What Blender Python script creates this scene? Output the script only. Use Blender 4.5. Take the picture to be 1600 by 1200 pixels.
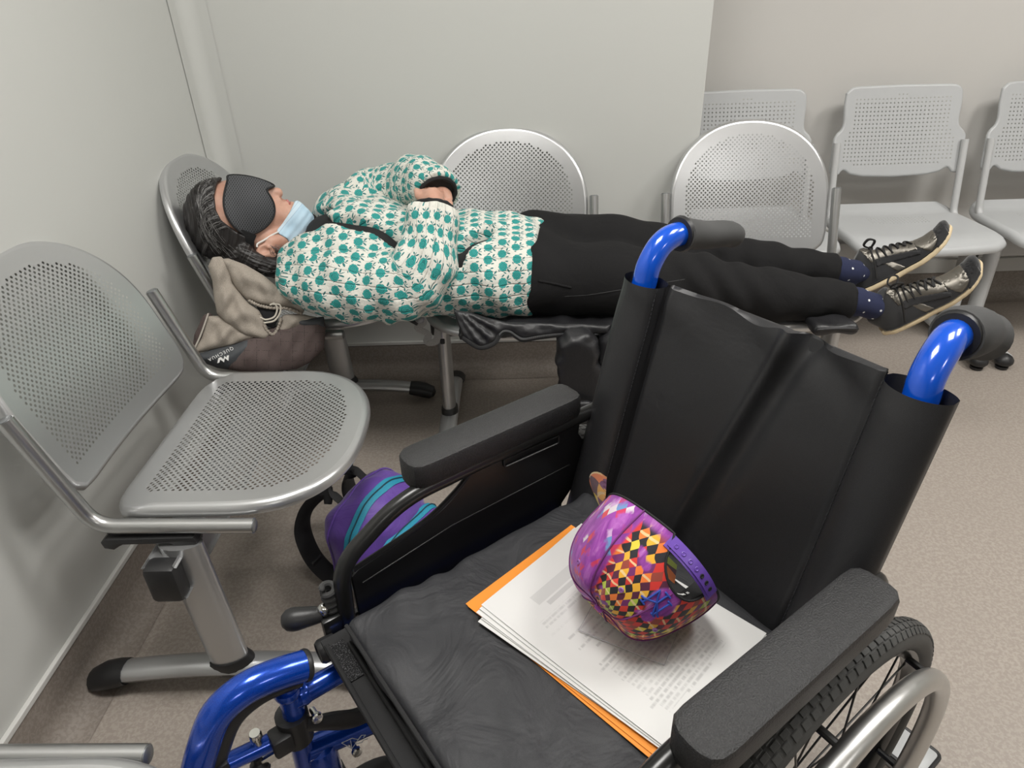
import bpy, bmesh, math, random
import numpy as np
from mathutils import Vector, Matrix, Euler
from mathutils.geometry import delaunay_2d_cdt

random.seed(7)
rng = np.random.default_rng(7)
for o in list(bpy.data.objects):
    bpy.data.objects.remove(o)
SC = bpy.context.scene
COL = SC.collection
PI = math.pi

# ------------------------------------------------------------------ camera
CZ = 1.2635
PITCH, YAW, ROLL = 0.5389, 0.0144, -0.0348
fw = Vector((-math.sin(YAW) * math.cos(PITCH), math.cos(YAW) * math.cos(PITCH), -math.sin(PITCH)))
r0 = Vector((math.cos(YAW), math.sin(YAW), 0))
u0 = r0.cross(fw)
rt = r0 * math.cos(ROLL) + u0 * math.sin(ROLL)
up = -r0 * math.sin(ROLL) + u0 * math.cos(ROLL)
camd = bpy.data.cameras.new('camera')
cam = bpy.data.objects.new('camera', camd)
COL.objects.link(cam)
m = Matrix.Identity(4)
for i in range(3):
    m[i][0] = rt[i]; m[i][1] = up[i]; m[i][2] = -fw[i]
m[0][3], m[1][3], m[2][3] = 0, 0, CZ
cam.matrix_world = m
camd.sensor_fit = 'HORIZONTAL'
camd.sensor_width = 36.0
camd.lens = 1063.57 / 1600 * 36.0
camd.clip_start = 0.02
SC.camera = cam

# ------------------------------------------------------------------ world, lights, exposure
SC.view_settings.view_transform = 'Standard'
SC.view_settings.look = 'None'
SC.view_settings.gamma = 1
SC.view_settings.use_curve_mapping = False
SC.view_settings.exposure = 0.2
wd = bpy.data.worlds.new('world'); SC.world = wd
wd.use_nodes = True
wd.node_tree.nodes['Background'].inputs[0].default_value = (0.9, 0.95, 1.0, 1)
wd.node_tree.nodes['Background'].inputs[1].default_value = 0.15
CEIL = 2.55
LIGHTS = [(1.30, 1.0, 0.6, 0.6, 15), (-0.15, 0.70, 0.6, 0.6, 22), (2.35, 1.25, 0.6, 0.6, 23), (2.6, -1.6, 0.6, 0.6, 12), (0.6, -2.3, 0.6, 0.6, 7)]
for (lx, ly, sx, sy, pw) in LIGHTS:
    ld = bpy.data.lights.new('panel_light', 'AREA')
    ld.shape = 'RECTANGLE'; ld.size = sx; ld.size_y = sy; ld.energy = pw
    ld.color = (1.0, 0.98, 0.945)
    lo = bpy.data.objects.new('panel_light', ld)
    lo.location = (lx, ly, CEIL - 0.035)
    COL.objects.link(lo)

# ------------------------------------------------------------------ object helpers
def setp(o, label=None, cat=None, group=None, kind=None):
    if label: o['label'] = label
    if cat: o['category'] = cat
    if group: o['group'] = group
    if kind: o['kind'] = kind
    return o

def thing(name, label, cat, loc=(0, 0, 0), rz=0.0, group=None):
    o = bpy.data.objects.new(name, None)
    o.empty_display_size = 0.05
    o.location = loc; o.rotation_euler = (0, 0, rz)
    COL.objects.link(o)
    return setp(o, label, cat, group)

class G:
    """collects verts / faces / per-vertex uv"""
    def __init__(s):
        s.v = []; s.f = []; s.uv = []
    def add(s, v, f, uv=None, M=None):
        b = len(s.v)
        if M is not None:
            v = [tuple(M @ Vector(p)) for p in v]
        s.v.extend([tuple(map(float, p)) for p in v])
        s.f.extend([tuple(int(i) + b for i in q) for q in f])
        if uv is None: uv = [(0.0, 0.0)] * len(v)
        s.uv.extend([tuple(map(float, p)) for p in uv])
        return s
    def xf(s, M):
        s.v = [tuple(M @ Vector(p)) for p in s.v]
        return s
    def off(s, d):
        s.v = [(p[0] - d[0], p[1] - d[1], p[2] - d[2]) for p in s.v]
        return s
    # --- shapes
    def box(s, c, size, bev=0.0, rot=None, seg=2):
        bm = bmesh.new()
        bmesh.ops.create_cube(bm, size=1.0)
        for v in bm.verts:
            v.co = Vector((v.co.x * size[0], v.co.y * size[1], v.co.z * size[2]))
        if bev > 0:
            bmesh.ops.bevel(bm, geom=list(bm.edges), offset=bev, segments=seg, profile=0.5, affect='EDGES')
        M = Matrix.Translation(c)
        if rot is not None: M = M @ (rot if isinstance(rot, Matrix) else Euler(rot).to_matrix().to_4x4())
        bm.verts.index_update()
        s.add([v.co[:] for v in bm.verts], [[v.index for v in f.verts] for f in bm.faces], M=M)
        bm.free(); return s
    def tube(s, path, r, seg=12, closed=False, caps=True, flat=None, upv=None, roundcap=False):
        """sweep; r scalar or list; flat = (a,b) scale of section along normal / binormal"""
        P = [Vector(p) for p in path]; n = len(P)
        R = list(r) if hasattr(r, '__len__') else [r] * n
        if roundcap and not closed:
            t0 = (P[0] - P[1]).normalized(); t1 = (P[-1] - P[-2]).normalized()
            a = []; b = []
            for k in (1, 2, 3):
                ang = k / 3 * PI / 2
                a.insert(0, (P[0] + t0 * R[0] * math.sin(ang), max(R[0] * math.cos(ang), R[0] * .05)))
                b.append((P[-1] + t1 * R[-1] * math.sin(ang), max(R[-1] * math.cos(ang), R[-1] * .05)))
            P = [q[0] for q in a] + P + [q[0] for q in b]
            R = [q[1] for q in a] + R + [q[1] for q in b]
            n = len(P)
        T = []
        for i in range(n):
            if closed: d = P[(i + 1) % n] - P[i - 1]
            else: d = P[min(i + 1, n - 1)] - P[max(i - 1, 0)]
            T.append(d.normalized())
        nv = Vector(upv) if upv is not None else (Vector((0, 0, 1)) if abs(T[0].z) < 0.9 else Vector((1, 0, 0)))
        nv = (nv - T[0] * nv.dot(T[0])).normalized()
        N = [nv]
        for i in range(1, n):
            if upv is not None:
                w = Vector(upv); w = w - T[i] * w.dot(T[i])
                if w.length < 1e-4: w = N[-1]
                N.append(w.normalized())
            else:
                q = T[i - 1].rotation_difference(T[i]); w = q @ N[-1]
                N.append((w - T[i] * w.dot(T[i])).normalized())
        fa, fb = flat or (1, 1)
        V = []; UV = []; L = 0
        for i in range(n):
            if i: L += (P[i] - P[i - 1]).length
            B = T[i].cross(N[i])
            for k in range(seg):
                a = 2 * PI * k / seg
                V.append(tuple(P[i] + N[i] * (R[i] * fa * math.cos(a)) + B * (R[i] * fb * math.sin(a))))
                UV.append((L, a / (2 * PI)))
        F = []
        m_ = n if closed else n - 1
        for i in range(m_):
            j = (i + 1) % n
            for k in range(seg):
                l = (k + 1) % seg
                F.append((i * seg + k, i * seg + l, j * seg + l, j * seg + k))
        if caps and not closed:
            F.append(tuple(range(seg))[::-1]); F.append(tuple((n - 1) * seg + k for k in range(seg)))
        return s.add(V, F, UV)
    def lathe(s, prof, o=(0, 0, 0), ax=(0, 0, 1), seg=24, caps=True):
        """prof list of (radius, height along ax)"""
        Z = Vector(ax).normalized(); X = Z.orthogonal().normalized(); Y = Z.cross(X); o = Vector(o)
        V = []; F = []; n = len(prof)
        for (r, h) in prof:
            for k in range(seg):
                a = 2 * PI * k / seg
                V.append(tuple(o + Z * h + X * (r * math.cos(a)) + Y * (r * math.sin(a))))
        for i in range(n - 1):
            for k in range(seg):
                l = (k + 1) % seg
                F.append((i * seg + k, i * seg + l, (i + 1) * seg + l, (i + 1) * seg + k))
        if caps and prof[0][0] > 1e-5: F.append(tuple(range(seg))[::-1])
        if caps and prof[-1][0] > 1e-5: F.append(tuple((n - 1) * seg + k for k in range(seg)))
        return s.add(V, F)
    def prism(s, poly, h, M=None, bev=0.0, seg=2):
        """2-D polygon (xy) extruded along +z by h"""
        bm = bmesh.new()
        vs = [bm.verts.new((p[0], p[1], 0)) for p in poly]
        f = bm.faces.new(vs)
        bmesh.ops.recalc_face_normals(bm, faces=[f])
        if f.normal.z > 0: f.normal_flip()
        r = bmesh.ops.extrude_face_region(bm, geom=[f])
        top = [g for g in r['geom'] if isinstance(g, bmesh.types.BMVert)]
        for v in top: v.co.z += h
        bmesh.ops.recalc_face_normals(bm, faces=bm.faces)
        if bev > 0:
            ed = [e for e in bm.edges if abs(e.verts[0].co.z - e.verts[1].co.z) < 1e-6]
            bmesh.ops.bevel(bm, geom=ed, offset=bev, segments=seg, profile=0.5, affect='EDGES')
        bm.verts.index_update()
        s.add([v.co[:] for v in bm.verts], [[v.index for v in q.verts] for q in bm.faces], M=M)
        bm.free(); return s
    def grid(s, P, uv=None, closed_u=False, flip=False):
        """P[i][j] points"""
        P = np.asarray(P, float); a, b = P.shape[:2]
        F = []
        for i in range(a if closed_u else a - 1):
            i2 = (i + 1) % a
            for j in range(b - 1):
                q = (i * b + j, i2 * b + j, i2 * b + j + 1, i * b + j + 1)
                F.append(q[::-1] if flip else q)
        return s.add(P.reshape(-1, 3), F, None if uv is None else np.asarray(uv, float).reshape(-1, 2))

def obj(name, g, mat, parent=None, smooth=True, label=None, kind=None, sharp=35):
    me = bpy.data.meshes.new(name)
    me.from_pydata(g.v, [], g.f)
    me.validate(clean_customdata=False)
    if smooth:
        me.polygons.foreach_set('use_smooth', [True] * len(me.polygons))
        if sharp: me.set_sharp_from_angle(angle=math.radians(sharp))
    if any(u != (0.0, 0.0) for u in g.uv) and len(g.uv) == len(me.vertices):
        at = me.attributes.new('puv', 'FLOAT_VECTOR', 'POINT')
        at.data.foreach_set('vector', np.array([(u[0], u[1], 0) for u in g.uv], dtype=np.float32).ravel())
    me.materials.append(mat)
    o = bpy.data.objects.new(name, me)
    COL.objects.link(o)
    if parent is not None: o.parent = parent
    if label: o['label'] = label
    if kind: o['kind'] = kind
    return o

def struct(name, g, mat, smooth=False):
    return setp(obj(name, g, mat, smooth=smooth), kind='structure')

def copy_tree(o, parent=None):
    c = o.copy(); COL.objects.link(c)
    if parent is not None: c.parent = parent
    for ch in list(o.children): copy_tree(ch, c)
    return c

def fillet(pts, r, n=6):
    P = [Vector(p) for p in pts]; out = [P[0]]
    rr = r if hasattr(r, '__len__') else [r] * len(P)
    for i in range(1, len(P) - 1):
        a = (P[i - 1] - P[i]); b = (P[i + 1] - P[i])
        la, lb = a.length, b.length; a.normalize(); b.normalize()
        ang = a.angle(b)
        d = min(rr[i] / max(math.tan(ang / 2), 1e-3), la * .49, lb * .49)
        p0, p2 = P[i] + a * d, P[i] + b * d
        for k in range(n + 1):
            t = k / n
            out.append(p0 * (1 - t) ** 2 + P[i] * 2 * t * (1 - t) + p2 * t * t)
    out.append(P[-1]); return out

def cat(pts, n=6, closed=False):
    P = np.array(pts, float); m_ = len(P); out = []
    for i in range(m_ if closed else m_ - 1):
        p0 = P[(i - 1) % m_] if closed or i > 0 else 2 * P[0] - P[1]
        p1 = P[i]; p2 = P[(i + 1) % m_]
        p3 = P[(i + 2) % m_] if closed or i + 2 < m_ else 2 * P[-1] - P[-2]
        for k in range(n):
            t = k / n
            out.append(0.5 * (2 * p1 + (p2 - p0) * t + (2 * p0 - 5 * p1 + 4 * p2 - p3) * t * t + (3 * p1 - p0 - 3 * p2 + p3) * t ** 3))
    if not closed: out.append(P[-1])
    return np.array(out)

# ------------------------------------------------------------------ implicit surfaces (naive surface nets)
def snet(f, lo, hi, h):
    lo = np.array(lo, float); hi = np.array(hi, float)
    n = np.ceil((hi - lo) / h).astype(int) + 1
    ax = [lo[i] + h * np.arange(n[i]) for i in range(3)]
    X, Y, Z = np.meshgrid(*ax, indexing='ij')
    V = f(X, Y, Z).astype(np.float64)
    # closed at the border
    for d in range(3):
        sl = [slice(None)] * 3
        for e in (0, -1):
            sl[d] = e; V[tuple(sl)] = np.maximum(V[tuple(sl)], h * .5)
    S = V < 0
    C = n - 1
    def cor(A, i, j, k): return A[i:i + C[0], j:j + C[1], k:k + C[2]]
    cnt = sum(cor(S, i, j, k).astype(np.int8) for i in (0, 1) for j in (0, 1) for k in (0, 1))
    act = (cnt > 0) & (cnt < 8)
    ci = np.argwhere(act)
    idx = -np.ones(C, int); idx[act] = np.arange(len(ci))
    acc = np.zeros((len(ci), 3)); num = np.zeros(len(ci))
    corners = [(i, j, k) for i in (0, 1) for j in (0, 1) for k in (0, 1)]
    for a in corners:
        for d in range(3):
            if a[d] == 1: continue
            b = list(a); b[d] = 1
            va = V[ci[:, 0] + a[0], ci[:, 1] + a[1], ci[:, 2] + a[2]]
            vb = V[ci[:, 0] + b[0], ci[:, 1] + b[1], ci[:, 2] + b[2]]
            cr = (va < 0) != (vb < 0)
            t = np.where(cr, va / np.where(cr, va - vb, 1), 0)
            p = np.tile(np.array(a, float), (len(ci), 1)); p[:, d] += t
            acc += p * cr[:, None]; num += cr
    verts = lo + (ci + acc / num[:, None]) * h
    faces = []
    for d in range(3):
        b, c = (d + 1) % 3, (d + 2) % 3
        s0 = [slice(None)] * 3; s1 = [slice(None)] * 3
        s0[d] = slice(0, -1); s1[d] = slice(1, None)
        A, B = S[tuple(s0)], S[tuple(s1)]
        e = np.argwhere(A != B)
        ok = (e[:, b] > 0) & (e[:, c] > 0) & (e[:, b] < n[b] - 1) & (e[:, c] < n[c] - 1)
        e = e[ok]
        ins = A[e[:, 0], e[:, 1], e[:, 2]]
        def cell(db, dc):
            q = e.copy(); q[:, b] -= db; q[:, c] -= dc
            return idx[q[:, 0], q[:, 1], q[:, 2]]
        q = np.stack([cell(1, 1), cell(0, 1), cell(0, 0), cell(1, 0)], 1)
        q[~ins] = q[~ins][:, ::-1]
        faces.append(q)
    return verts, np.concatenate(faces)

def lap(v, f, it=2, lam=.5):
    """laplacian smoothing"""
    v = v.copy(); e = np.concatenate([f[:, [0, 1]], f[:, [1, 2]], f[:, [2, 3]], f[:, [3, 0]]])
    for _ in range(it):
        s_ = np.zeros_like(v); c_ = np.zeros(len(v))
        for k in range(3):
            s_[:, k] = np.bincount(e[:, 0], v[e[:, 1], k], len(v)) + np.bincount(e[:, 1], v[e[:, 0], k], len(v))
        c_ = np.bincount(e[:, 0], minlength=len(v)) + np.bincount(e[:, 1], minlength=len(v))
        v += lam * (s_ / np.maximum(c_, 1)[:, None] - v)
    return v

def smin(a, b, k):
    h = np.clip(0.5 + 0.5 * (b - a) / k, 0, 1)
    return b + (a - b) * h - k * h * (1 - h)
def smax(a, b, k): return -smin(-a, -b, k)
def cap_(X, Y, Z, a, b, ra, rb):
    """tapered capsule"""
    a = np.asarray(a, float); b = np.asarray(b, float); d = b - a; L2 = d @ d
    px, py, pz = X - a[0], Y - a[1], Z - a[2]
    t = np.clip((px * d[0] + py * d[1] + pz * d[2]) / L2, 0, 1)
    return np.sqrt((px - t * d[0]) ** 2 + (py - t * d[1]) ** 2 + (pz - t * d[2]) ** 2) - (ra + (rb - ra) * t)
def ell(X, Y, Z, c, r, R=None):
    """ellipsoid; R rows = local axes"""
    px, py, pz = X - c[0], Y - c[1], Z - c[2]
    if R is not None:
        R = np.asarray(R, float)
        px, py, pz = (R[0, 0] * px + R[0, 1] * py + R[0, 2] * pz, R[1, 0] * px + R[1, 1] * py + R[1, 2] * pz, R[2, 0] * px + R[2, 1] * py + R[2, 2] * pz)
    k0 = np.sqrt((px / r[0]) ** 2 + (py / r[1]) ** 2 + (pz / r[2]) ** 2)
    k1 = np.sqrt((px / r[0] ** 2) ** 2 + (py / r[1] ** 2) ** 2 + (pz / r[2] ** 2) ** 2) + 1e-9
    return k0 * (k0 - 1) / k1
def rbox(X, Y, Z, c, h, rad, R=None):
    px, py, pz = X - c[0], Y - c[1], Z - c[2]
    if R is not None:
        R = np.asarray(R, float)
        px, py, pz = (R[0, 0] * px + R[0, 1] * py + R[0, 2] * pz, R[1, 0] * px + R[1, 1] * py + R[1, 2] * pz, R[2, 0] * px + R[2, 1] * py + R[2, 2] * pz)
    qx, qy, qz = np.abs(px) - h[0] + rad, np.abs(py) - h[1] + rad, np.abs(pz) - h[2] + rad
    return np.sqrt(np.maximum(qx, 0) ** 2 + np.maximum(qy, 0) ** 2 + np.maximum(qz, 0) ** 2) + np.minimum(np.maximum(qx, np.maximum(qy, qz)), 0) - rad
def chain(X, Y, Z, pts, rad, k=.02):
    d = None
    for i in range(len(pts) - 1):
        c = cap_(X, Y, Z, pts[i], pts[i + 1], rad[i], rad[i + 1])
        d = c if d is None else smin(d, c, k)
    return d

# ------------------------------------------------------------------ materials
class NX:
    """small operator wrapper for shader maths"""
    def __init__(s, nt, k): s.nt = nt; s.k = k
    def op(s, o, b=None, c=None):
        n = s.nt.nodes.new('ShaderNodeMath'); n.operation = o
        s.nt.links.new(s.k, n.inputs[0])
        for i, q in ((1, b), (2, c)):
            if q is None: continue
            if isinstance(q, NX): s.nt.links.new(q.k, n.inputs[i])
            else: n.inputs[i].default_value = q
        return NX(s.nt, n.outputs[0])
    def __add__(s, b): return s.op('ADD', b)
    def __sub__(s, b): return s.op('SUBTRACT', b)
    def __mul__(s, b): return s.op('MULTIPLY', b)
    def __truediv__(s, b): return s.op('DIVIDE', b)
    def floor(s): return s.op('FLOOR')
    def fract(s): return s.op('FRACT')
    def abs(s): return s.op('ABSOLUTE')
    def sin(s): return s.op('SINE')
    def cos(s): return s.op('COSINE')
    def lt(s, b): return s.op('LESS_THAN', b)
    def gt(s, b): return s.op('GREATER_THAN', b)
    def max(s, b): return s.op('MAXIMUM', b)
    def min(s, b): return s.op('MINIMUM', b)
    def pow(s, b): return s.op('POWER', b)
    def sqrt(s): return s.op('SQRT')
    def mod(s, b): return s.op('FLOORED_MODULO', b)
    def step(s, a, b):
        """smooth ramp 0..1 between a and b"""
        n = s.nt.nodes.new('ShaderNodeMapRange'); n.interpolation_type = 'SMOOTHSTEP'
        s.nt.links.new(s.k, n.inputs[0]); n.inputs[1].default_value = a; n.inputs[2].default_value = b
        return NX(s.nt, n.outputs[0])

class MT:
    def __init__(s, name, base=(.5, .5, .5), rough=.5, metal=0.0, spec=.5, **kw):
        s.m = bpy.data.materials.new(name); s.m.use_nodes = True
        s.nt = s.m.node_tree; s.b = s.nt.nodes['Principled BSDF']
        s.b.inputs['Base Color'].default_value = (*base, 1)
        s.b.inputs['Roughness'].default_value = rough
        s.b.inputs['Metallic'].default_value = metal
        s.b.inputs['Specular IOR Level'].default_value = spec
        for k, v in kw.items(): s.b.inputs[k.replace('_', ' ')].default_value = v
    def node(s, t, **kw):
        n = s.nt.nodes.new(t)
        for k, v in kw.items(): setattr(n, k, v)
        return n
    def link(s, a, b): s.nt.links.new(a.k if isinstance(a, NX) else a, b)
    def coord(s, kind='Object'):
        return s.node('ShaderNodeTexCoord').outputs[kind]
    def attr(s, nm='puv'):
        n = s.node('ShaderNodeAttribute'); n.attribute_name = nm; return n.outputs['Vector']
    def xyz(s, v):
        n = s.node('ShaderNodeSeparateXYZ'); s.link(v, n.inputs[0]); return [NX(s.nt, n.outputs[i]) for i in range(3)]
    def vec(s, *c):
        n = s.node('ShaderNodeCombineXYZ')
        for i, q in enumerate(c):
            if isinstance(q, NX): s.link(q, n.inputs[i])
            else: n.inputs[i].default_value = q
        return n.outputs[0]
    def noise(s, v, scale, detail=3, rough=.55, dist=0.0):
        n = s.node('ShaderNodeTexNoise'); s.link(v, n.inputs['Vector'])
        n.inputs['Scale'].default_value = scale; n.inputs['Detail'].default_value = detail
        n.inputs['Roughness'].default_value = rough; n.inputs['Distortion'].default_value = dist
        return NX(s.nt, n.outputs['Fac'])
    def white(s, v):
        n = s.node('ShaderNodeTexWhiteNoise'); n.noise_dimensions = '3D'; s.link(v, n.inputs['Vector'])
        return NX(s.nt, n.outputs['Value'])
    def map(s, v, scale=(1, 1, 1), loc=(0, 0, 0), rot=(0, 0, 0)):
        n = s.node('ShaderNodeMapping'); s.link(v, n.inputs[0])
        n.inputs['Scale'].default_value = scale; n.inputs['Location'].default_value = loc; n.inputs['Rotation'].default_value = rot
        return n.outputs[0]
    def mix(s, fac, a, b):
        n = s.node('ShaderNodeMix'); n.data_type = 'RGBA'
        for i, q in ((0, fac), (6, a), (7, b)):
            if isinstance(q, NX): s.link(q, n.inputs[i])
            elif isinstance(q, bpy.types.NodeSocket): s.link(q, n.inputs[i])
            elif i == 0: n.inputs[0].default_value = q
            else: n.inputs[i].default_value = (*q, 1)
        return n.outputs[2]
    def ramp(s, fac, stops, interp='LINEAR'):
        n = s.node('ShaderNodeValToRGB'); s.link(fac, n.inputs[0]); cr = n.color_ramp; cr.interpolation = interp
        while len(cr.elements) < len(stops): cr.elements.new(.5)
        for e, (p, c) in zip(cr.elements, stops): e.position = p; e.color = (*c, 1)
        return n.outputs[0]
    def color(s, c): s.link(c, s.b.inputs['Base Color']); return s
    def roughn(s, c): s.link(c, s.b.inputs['Roughness']); return s
    def bump(s, h, strength=.3, dist=.002):
        n = s.node('ShaderNodeBump'); n.inputs['Strength'].default_value = strength; n.inputs['Distance'].default_value = dist
        s.link(h, n.inputs['Height'])
        prev = s.b.inputs['Normal'].links
        if prev: s.nt.links.new(prev[0].from_socket, n.inputs['Normal'])
        s.nt.links.new(n.outputs[0], s.b.inputs['Normal']); return s

def noisy(name, base, rough=.5, metal=0, var=.08, scale=30, bs=400, bst=.15, bd=.001, **kw):
    t = MT(name, base, rough, metal, **kw)
    c = t.coord()
    n = t.noise(c, scale, 4)
    t.color(t.mix(n, tuple(x * (1 - var) for x in base), tuple(min(1, x * (1 + var)) for x in base)))
    if bst: t.bump(t.noise(c, bs, 2), bst, bd)
    return t

# walls, floor
t = MT('wall_paint', (.58, .585, .56), .55)
c = t.coord(); n = t.noise(c, 1.6, 3)
t.color(t.mix(n, (.57, .575, .55), (.605, .61, .585)))
t.bump(t.noise(c, 320, 2), .06, .0006); M_WALL = t.m
t = MT('wall_paint_far', (.60, .585, .56), .5)
c = t.coord(); n = t.noise(c, 2.0, 3)
t.color(t.mix(n, (.57, .555, .53), (.61, .595, .57))); t.bump(t.noise(c, 300, 2), .06, .0006); M_WALLF = t.m
t = MT('white_trim', (.64, .635, .61), .45); M_TRIM = t.m
t = MT('vinyl_floor', (.32, .27, .23), .42)
c = t.coord()
n1 = t.noise(t.map(c, (1, 1, 1)), 130, 3, .6, .5); n2 = t.noise(c, 4, 3); n3 = t.noise(c, 260, 2)
f1 = n1.step(.42, .60)
colA = t.mix(f1, (.315, .272, .237), (.385, .34, .298))
colB = t.mix(n2.step(.3, .7) * .25, colA, (.325, .285, .25))
colC = t.mix(n3.step(.62, .72) * .35, colB, (.47, .42, .37))
x, y, z = t.xyz(c)
seam = ((y - .47).abs().lt(.0016)).max((x - 1.02).abs().lt(.0014) * (y - .47).lt(0))
t.color(t.mix(seam * .55, colC, (.14, .115, .10)))
t.bump(n1, .12, .0008); M_FLOOR = t.m
t = MT('vinyl_cove_shaded', (.27, .235, .205), .45)  # floor vinyl toned down: shade on the upright cove put into the colour
c = t.coord(); n1 = t.noise(c, 130, 3, .6, .5)
t.color(t.mix(n1.step(.42, .6), (.245, .21, .183), (.30, .262, .23))); M_COVE = t.m
M_DKWALL = noisy('dark_rear_wall', (.17, .18, .18), .6, var=.03, scale=2, bst=.05).m  # unseen rear wall, darkened so the steel chair backs reflect less brightness
M_CEIL = noisy('ceiling_tile_white', (.84, .84, .82), .8, var=.02).m

def metal(name, base, rough, met=1.0):
    t = MT(name, base, rough, met)
    c = t.coord(); n = t.noise(c, 700, 2); n2 = t.noise(c, 9, 3)
    t.roughn(n2 * .05 + (rough - .025)); t.bump(n, .02, .0003)
    return t.m
M_SILVER = metal('silver_painted_steel', (.56, .565, .57), .30, .78)
M_SILVER2 = metal('silver_tube', (.56, .56, .56), .30)
t = MT('rim_grey', (.3, .31, .32), .4, .8); M_DKMET = t.m
M_BLKPL = noisy('black_plastic', (.018, .018, .019), .42, var=.15).m
M_GREYPL = noisy('light_grey_plastic', (.47, .48, .485), .38, var=.02, bst=.05).m
M_GREYTUBE = MT('light_grey_powder_coat', (.50, .505, .505), .35).m
# ================================================================== ROOM
WX, WY, WF, XE = -0.940, 2.225, 2.757, 0.583     # left wall, back wall, recess wall, corner of the recess
YB, XR = -3.6, 4.2
CH = 0.118
def quadbox(lo, hi, bev=0): 
    return G().box([(a + b) / 2 for a, b in zip(lo, hi)], [b - a for a, b in zip(lo, hi)], bev)
struct('floor', quadbox((WX - .1, YB - .1, -.08), (XR + .1, WF + .1, 0)), M_FLOOR)
struct('ceiling', quadbox((WX - .1, YB - .1, CEIL), (XR + .1, WF + .1, CEIL + .08)), M_CEIL)
struct('wall_left', quadbox((WX - .1, YB - .1, 0), (WX, WY + .02, CEIL)), M_WALL)
# back wall: a block whose right face is the side of the recess
struct('wall_back', quadbox((WX, WY, 0), (XE, WF + .1, CEIL), .004), M_WALL)
struct('wall_far', quadbox((XE, WF, 0), (XR + .1, WF + .1, CEIL)), M_WALLF)
struct('wall_right', quadbox((XR, YB - .1, 0), (XR + .1, WF, CEIL)), M_WALL)
struct('wall_front', quadbox((WX, YB - .1, 0), (XR, YB, CEIL)), M_DKWALL)
# rounded cladding strip in the corner of the two walls, with its joint lines
g = G(); prof = []
for k in range(13):
    a = k / 12 * PI / 2
    prof.append((WX + .045 - .043 * math.cos(a) , WY - .045 + .043 * math.sin(a)))
prof = [(WX + .0022, WY - .085), (WX + .0022, WY - .05)] + prof + [(WX + .05, WY - .0022), (WX + .075, WY - .0022)]
g.grid([[(p[0], p[1], CH), (p[0], p[1], CEIL)] for p in prof])
struct('trim_1', g, M_WALL, smooth=True)
# coved vinyl skirting
def cove(p0, p1, nrm):
    g = G(); pr = [(.003, CH), (.008, CH - .002), (.008, .055)]
    for k in range(1, 9):
        a = k / 8 * PI / 2
        pr.append((.008 + .05 * (1 - math.cos(a)), .055 - .053 * math.sin(a)))
    pr.append((.075, .0015))
    rows = []
    for (d, z) in pr:
        rows.append([(p0[0] + nrm[0] * d, p0[1] + nrm[1] * d, z), (p1[0] + nrm[0] * d, p1[1] + nrm[1] * d, z)])
    return g.grid(rows)
struct('baseboard_left', cove((WX, YB), (WX, WY), (1, 0)), M_COVE, True)
struct('baseboard_back', cove((WX, WY), (XE, WY), (0, -1)), M_COVE, True)
struct('baseboard_far', cove((XE, WF), (XR, WF), (0, -1)), M_COVE, True)
# pale edging strip on top of the coving
def strip(lo, hi): return quadbox(lo, hi, .0015)
struct('trim_2', strip((WX, YB, CH), (WX + .010, WY, CH + .012)), M_TRIM)
struct('trim_3', strip((WX, WY - .010, CH), (XE, WY, CH + .012)), M_TRIM)
# white trunking and rail low on the far wall
struct('trim_4', quadbox((XE, WF - .03, .27), (XR, WF, .335), .006), M_TRIM)
struct('trim_5', quadbox((XE, WF - .014, CH), (XR, WF, CH + .06), .003), M_TRIM)
# ceiling lights
t = MT('light_diffuser', (.9, .9, .88), .5); t.b.inputs['Emission Color'].default_value = (1, .97, .92, 1); t.b.inputs['Emission Strength'].default_value = 4.0; M_LAMP = t.m
names = ['square-edged ceiling light panel above the back bench', 'ceiling light panel above where the photographer stands', 'ceiling light panel above the open floor on the right',
         'ceiling light panel at the far right corner behind the camera', 'ceiling light panel behind the camera near the middle of the room']
for (lx, ly, sx, sy, pw), nm in zip(LIGHTS, names):
    t_ = thing('ceiling_light', nm, 'light', (lx, ly, CEIL), group='ceiling light panels')
    g = G()
    for sg in (-1, 1):
        g.box((sg * (sx / 2 + .012), 0, -.012), (.024, sy + .048, .026), .003)
        g.box((0, sg * (sy / 2 + .012), -.012), (sx, .024, .026), .003)
    obj('frame', g, M_TRIM, t_)
    obj('diffuser', G().box((0, 0, -.006), (sx, sy, .008)), M_LAMP, t_)

# ================================================================== BENCHES
def superell(a, b, n, t):
    c, s_ = math.cos(t), math.sin(t)
    return (a * abs(c) ** (2 / n) * (1 if c >= 0 else -1), b * abs(s_) ** (2 / n) * (1 if s_ >= 0 else -1))
def resample(P, d):
    P = np.array(P, float); Q = np.vstack([P, P[:1]]); L = np.r_[0, np.cumsum(np.linalg.norm(np.diff(Q, axis=0), axis=1))]
    n = max(8, int(L[-1] / d)); s_ = np.linspace(0, L[-1], n, endpoint=False)
    return np.stack([np.interp(s_, L, Q[:, 0]), np.interp(s_, L, Q[:, 1])], 1)
def onorm(P):
    T = np.roll(P, -1, 0) - np.roll(P, 1, 0); T /= np.linalg.norm(T, axis=1)[:, None] + 1e-12
    N = np.stack([T[:, 1], -T[:, 0]], 1)
    a = np.sum(P[:, 0] * np.roll(P[:, 1], -1) - np.roll(P[:, 0], -1) * P[:, 1])
    return N if a > 0 else -N
def inpoly(Q, P):
    x, y = Q[:, 0], Q[:, 1]; r = np.zeros(len(Q), bool)
    a = P; b = np.roll(P, -1, 0)
    for (x0, y0), (x1, y1) in zip(a, b):
        c = (y0 > y) != (y1 > y)
        r ^= c & (x < (x1 - x0) * (y - y0) / ((y1 - y0) if y1 != y0 else 1e-12) + x0)
    return r
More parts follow.
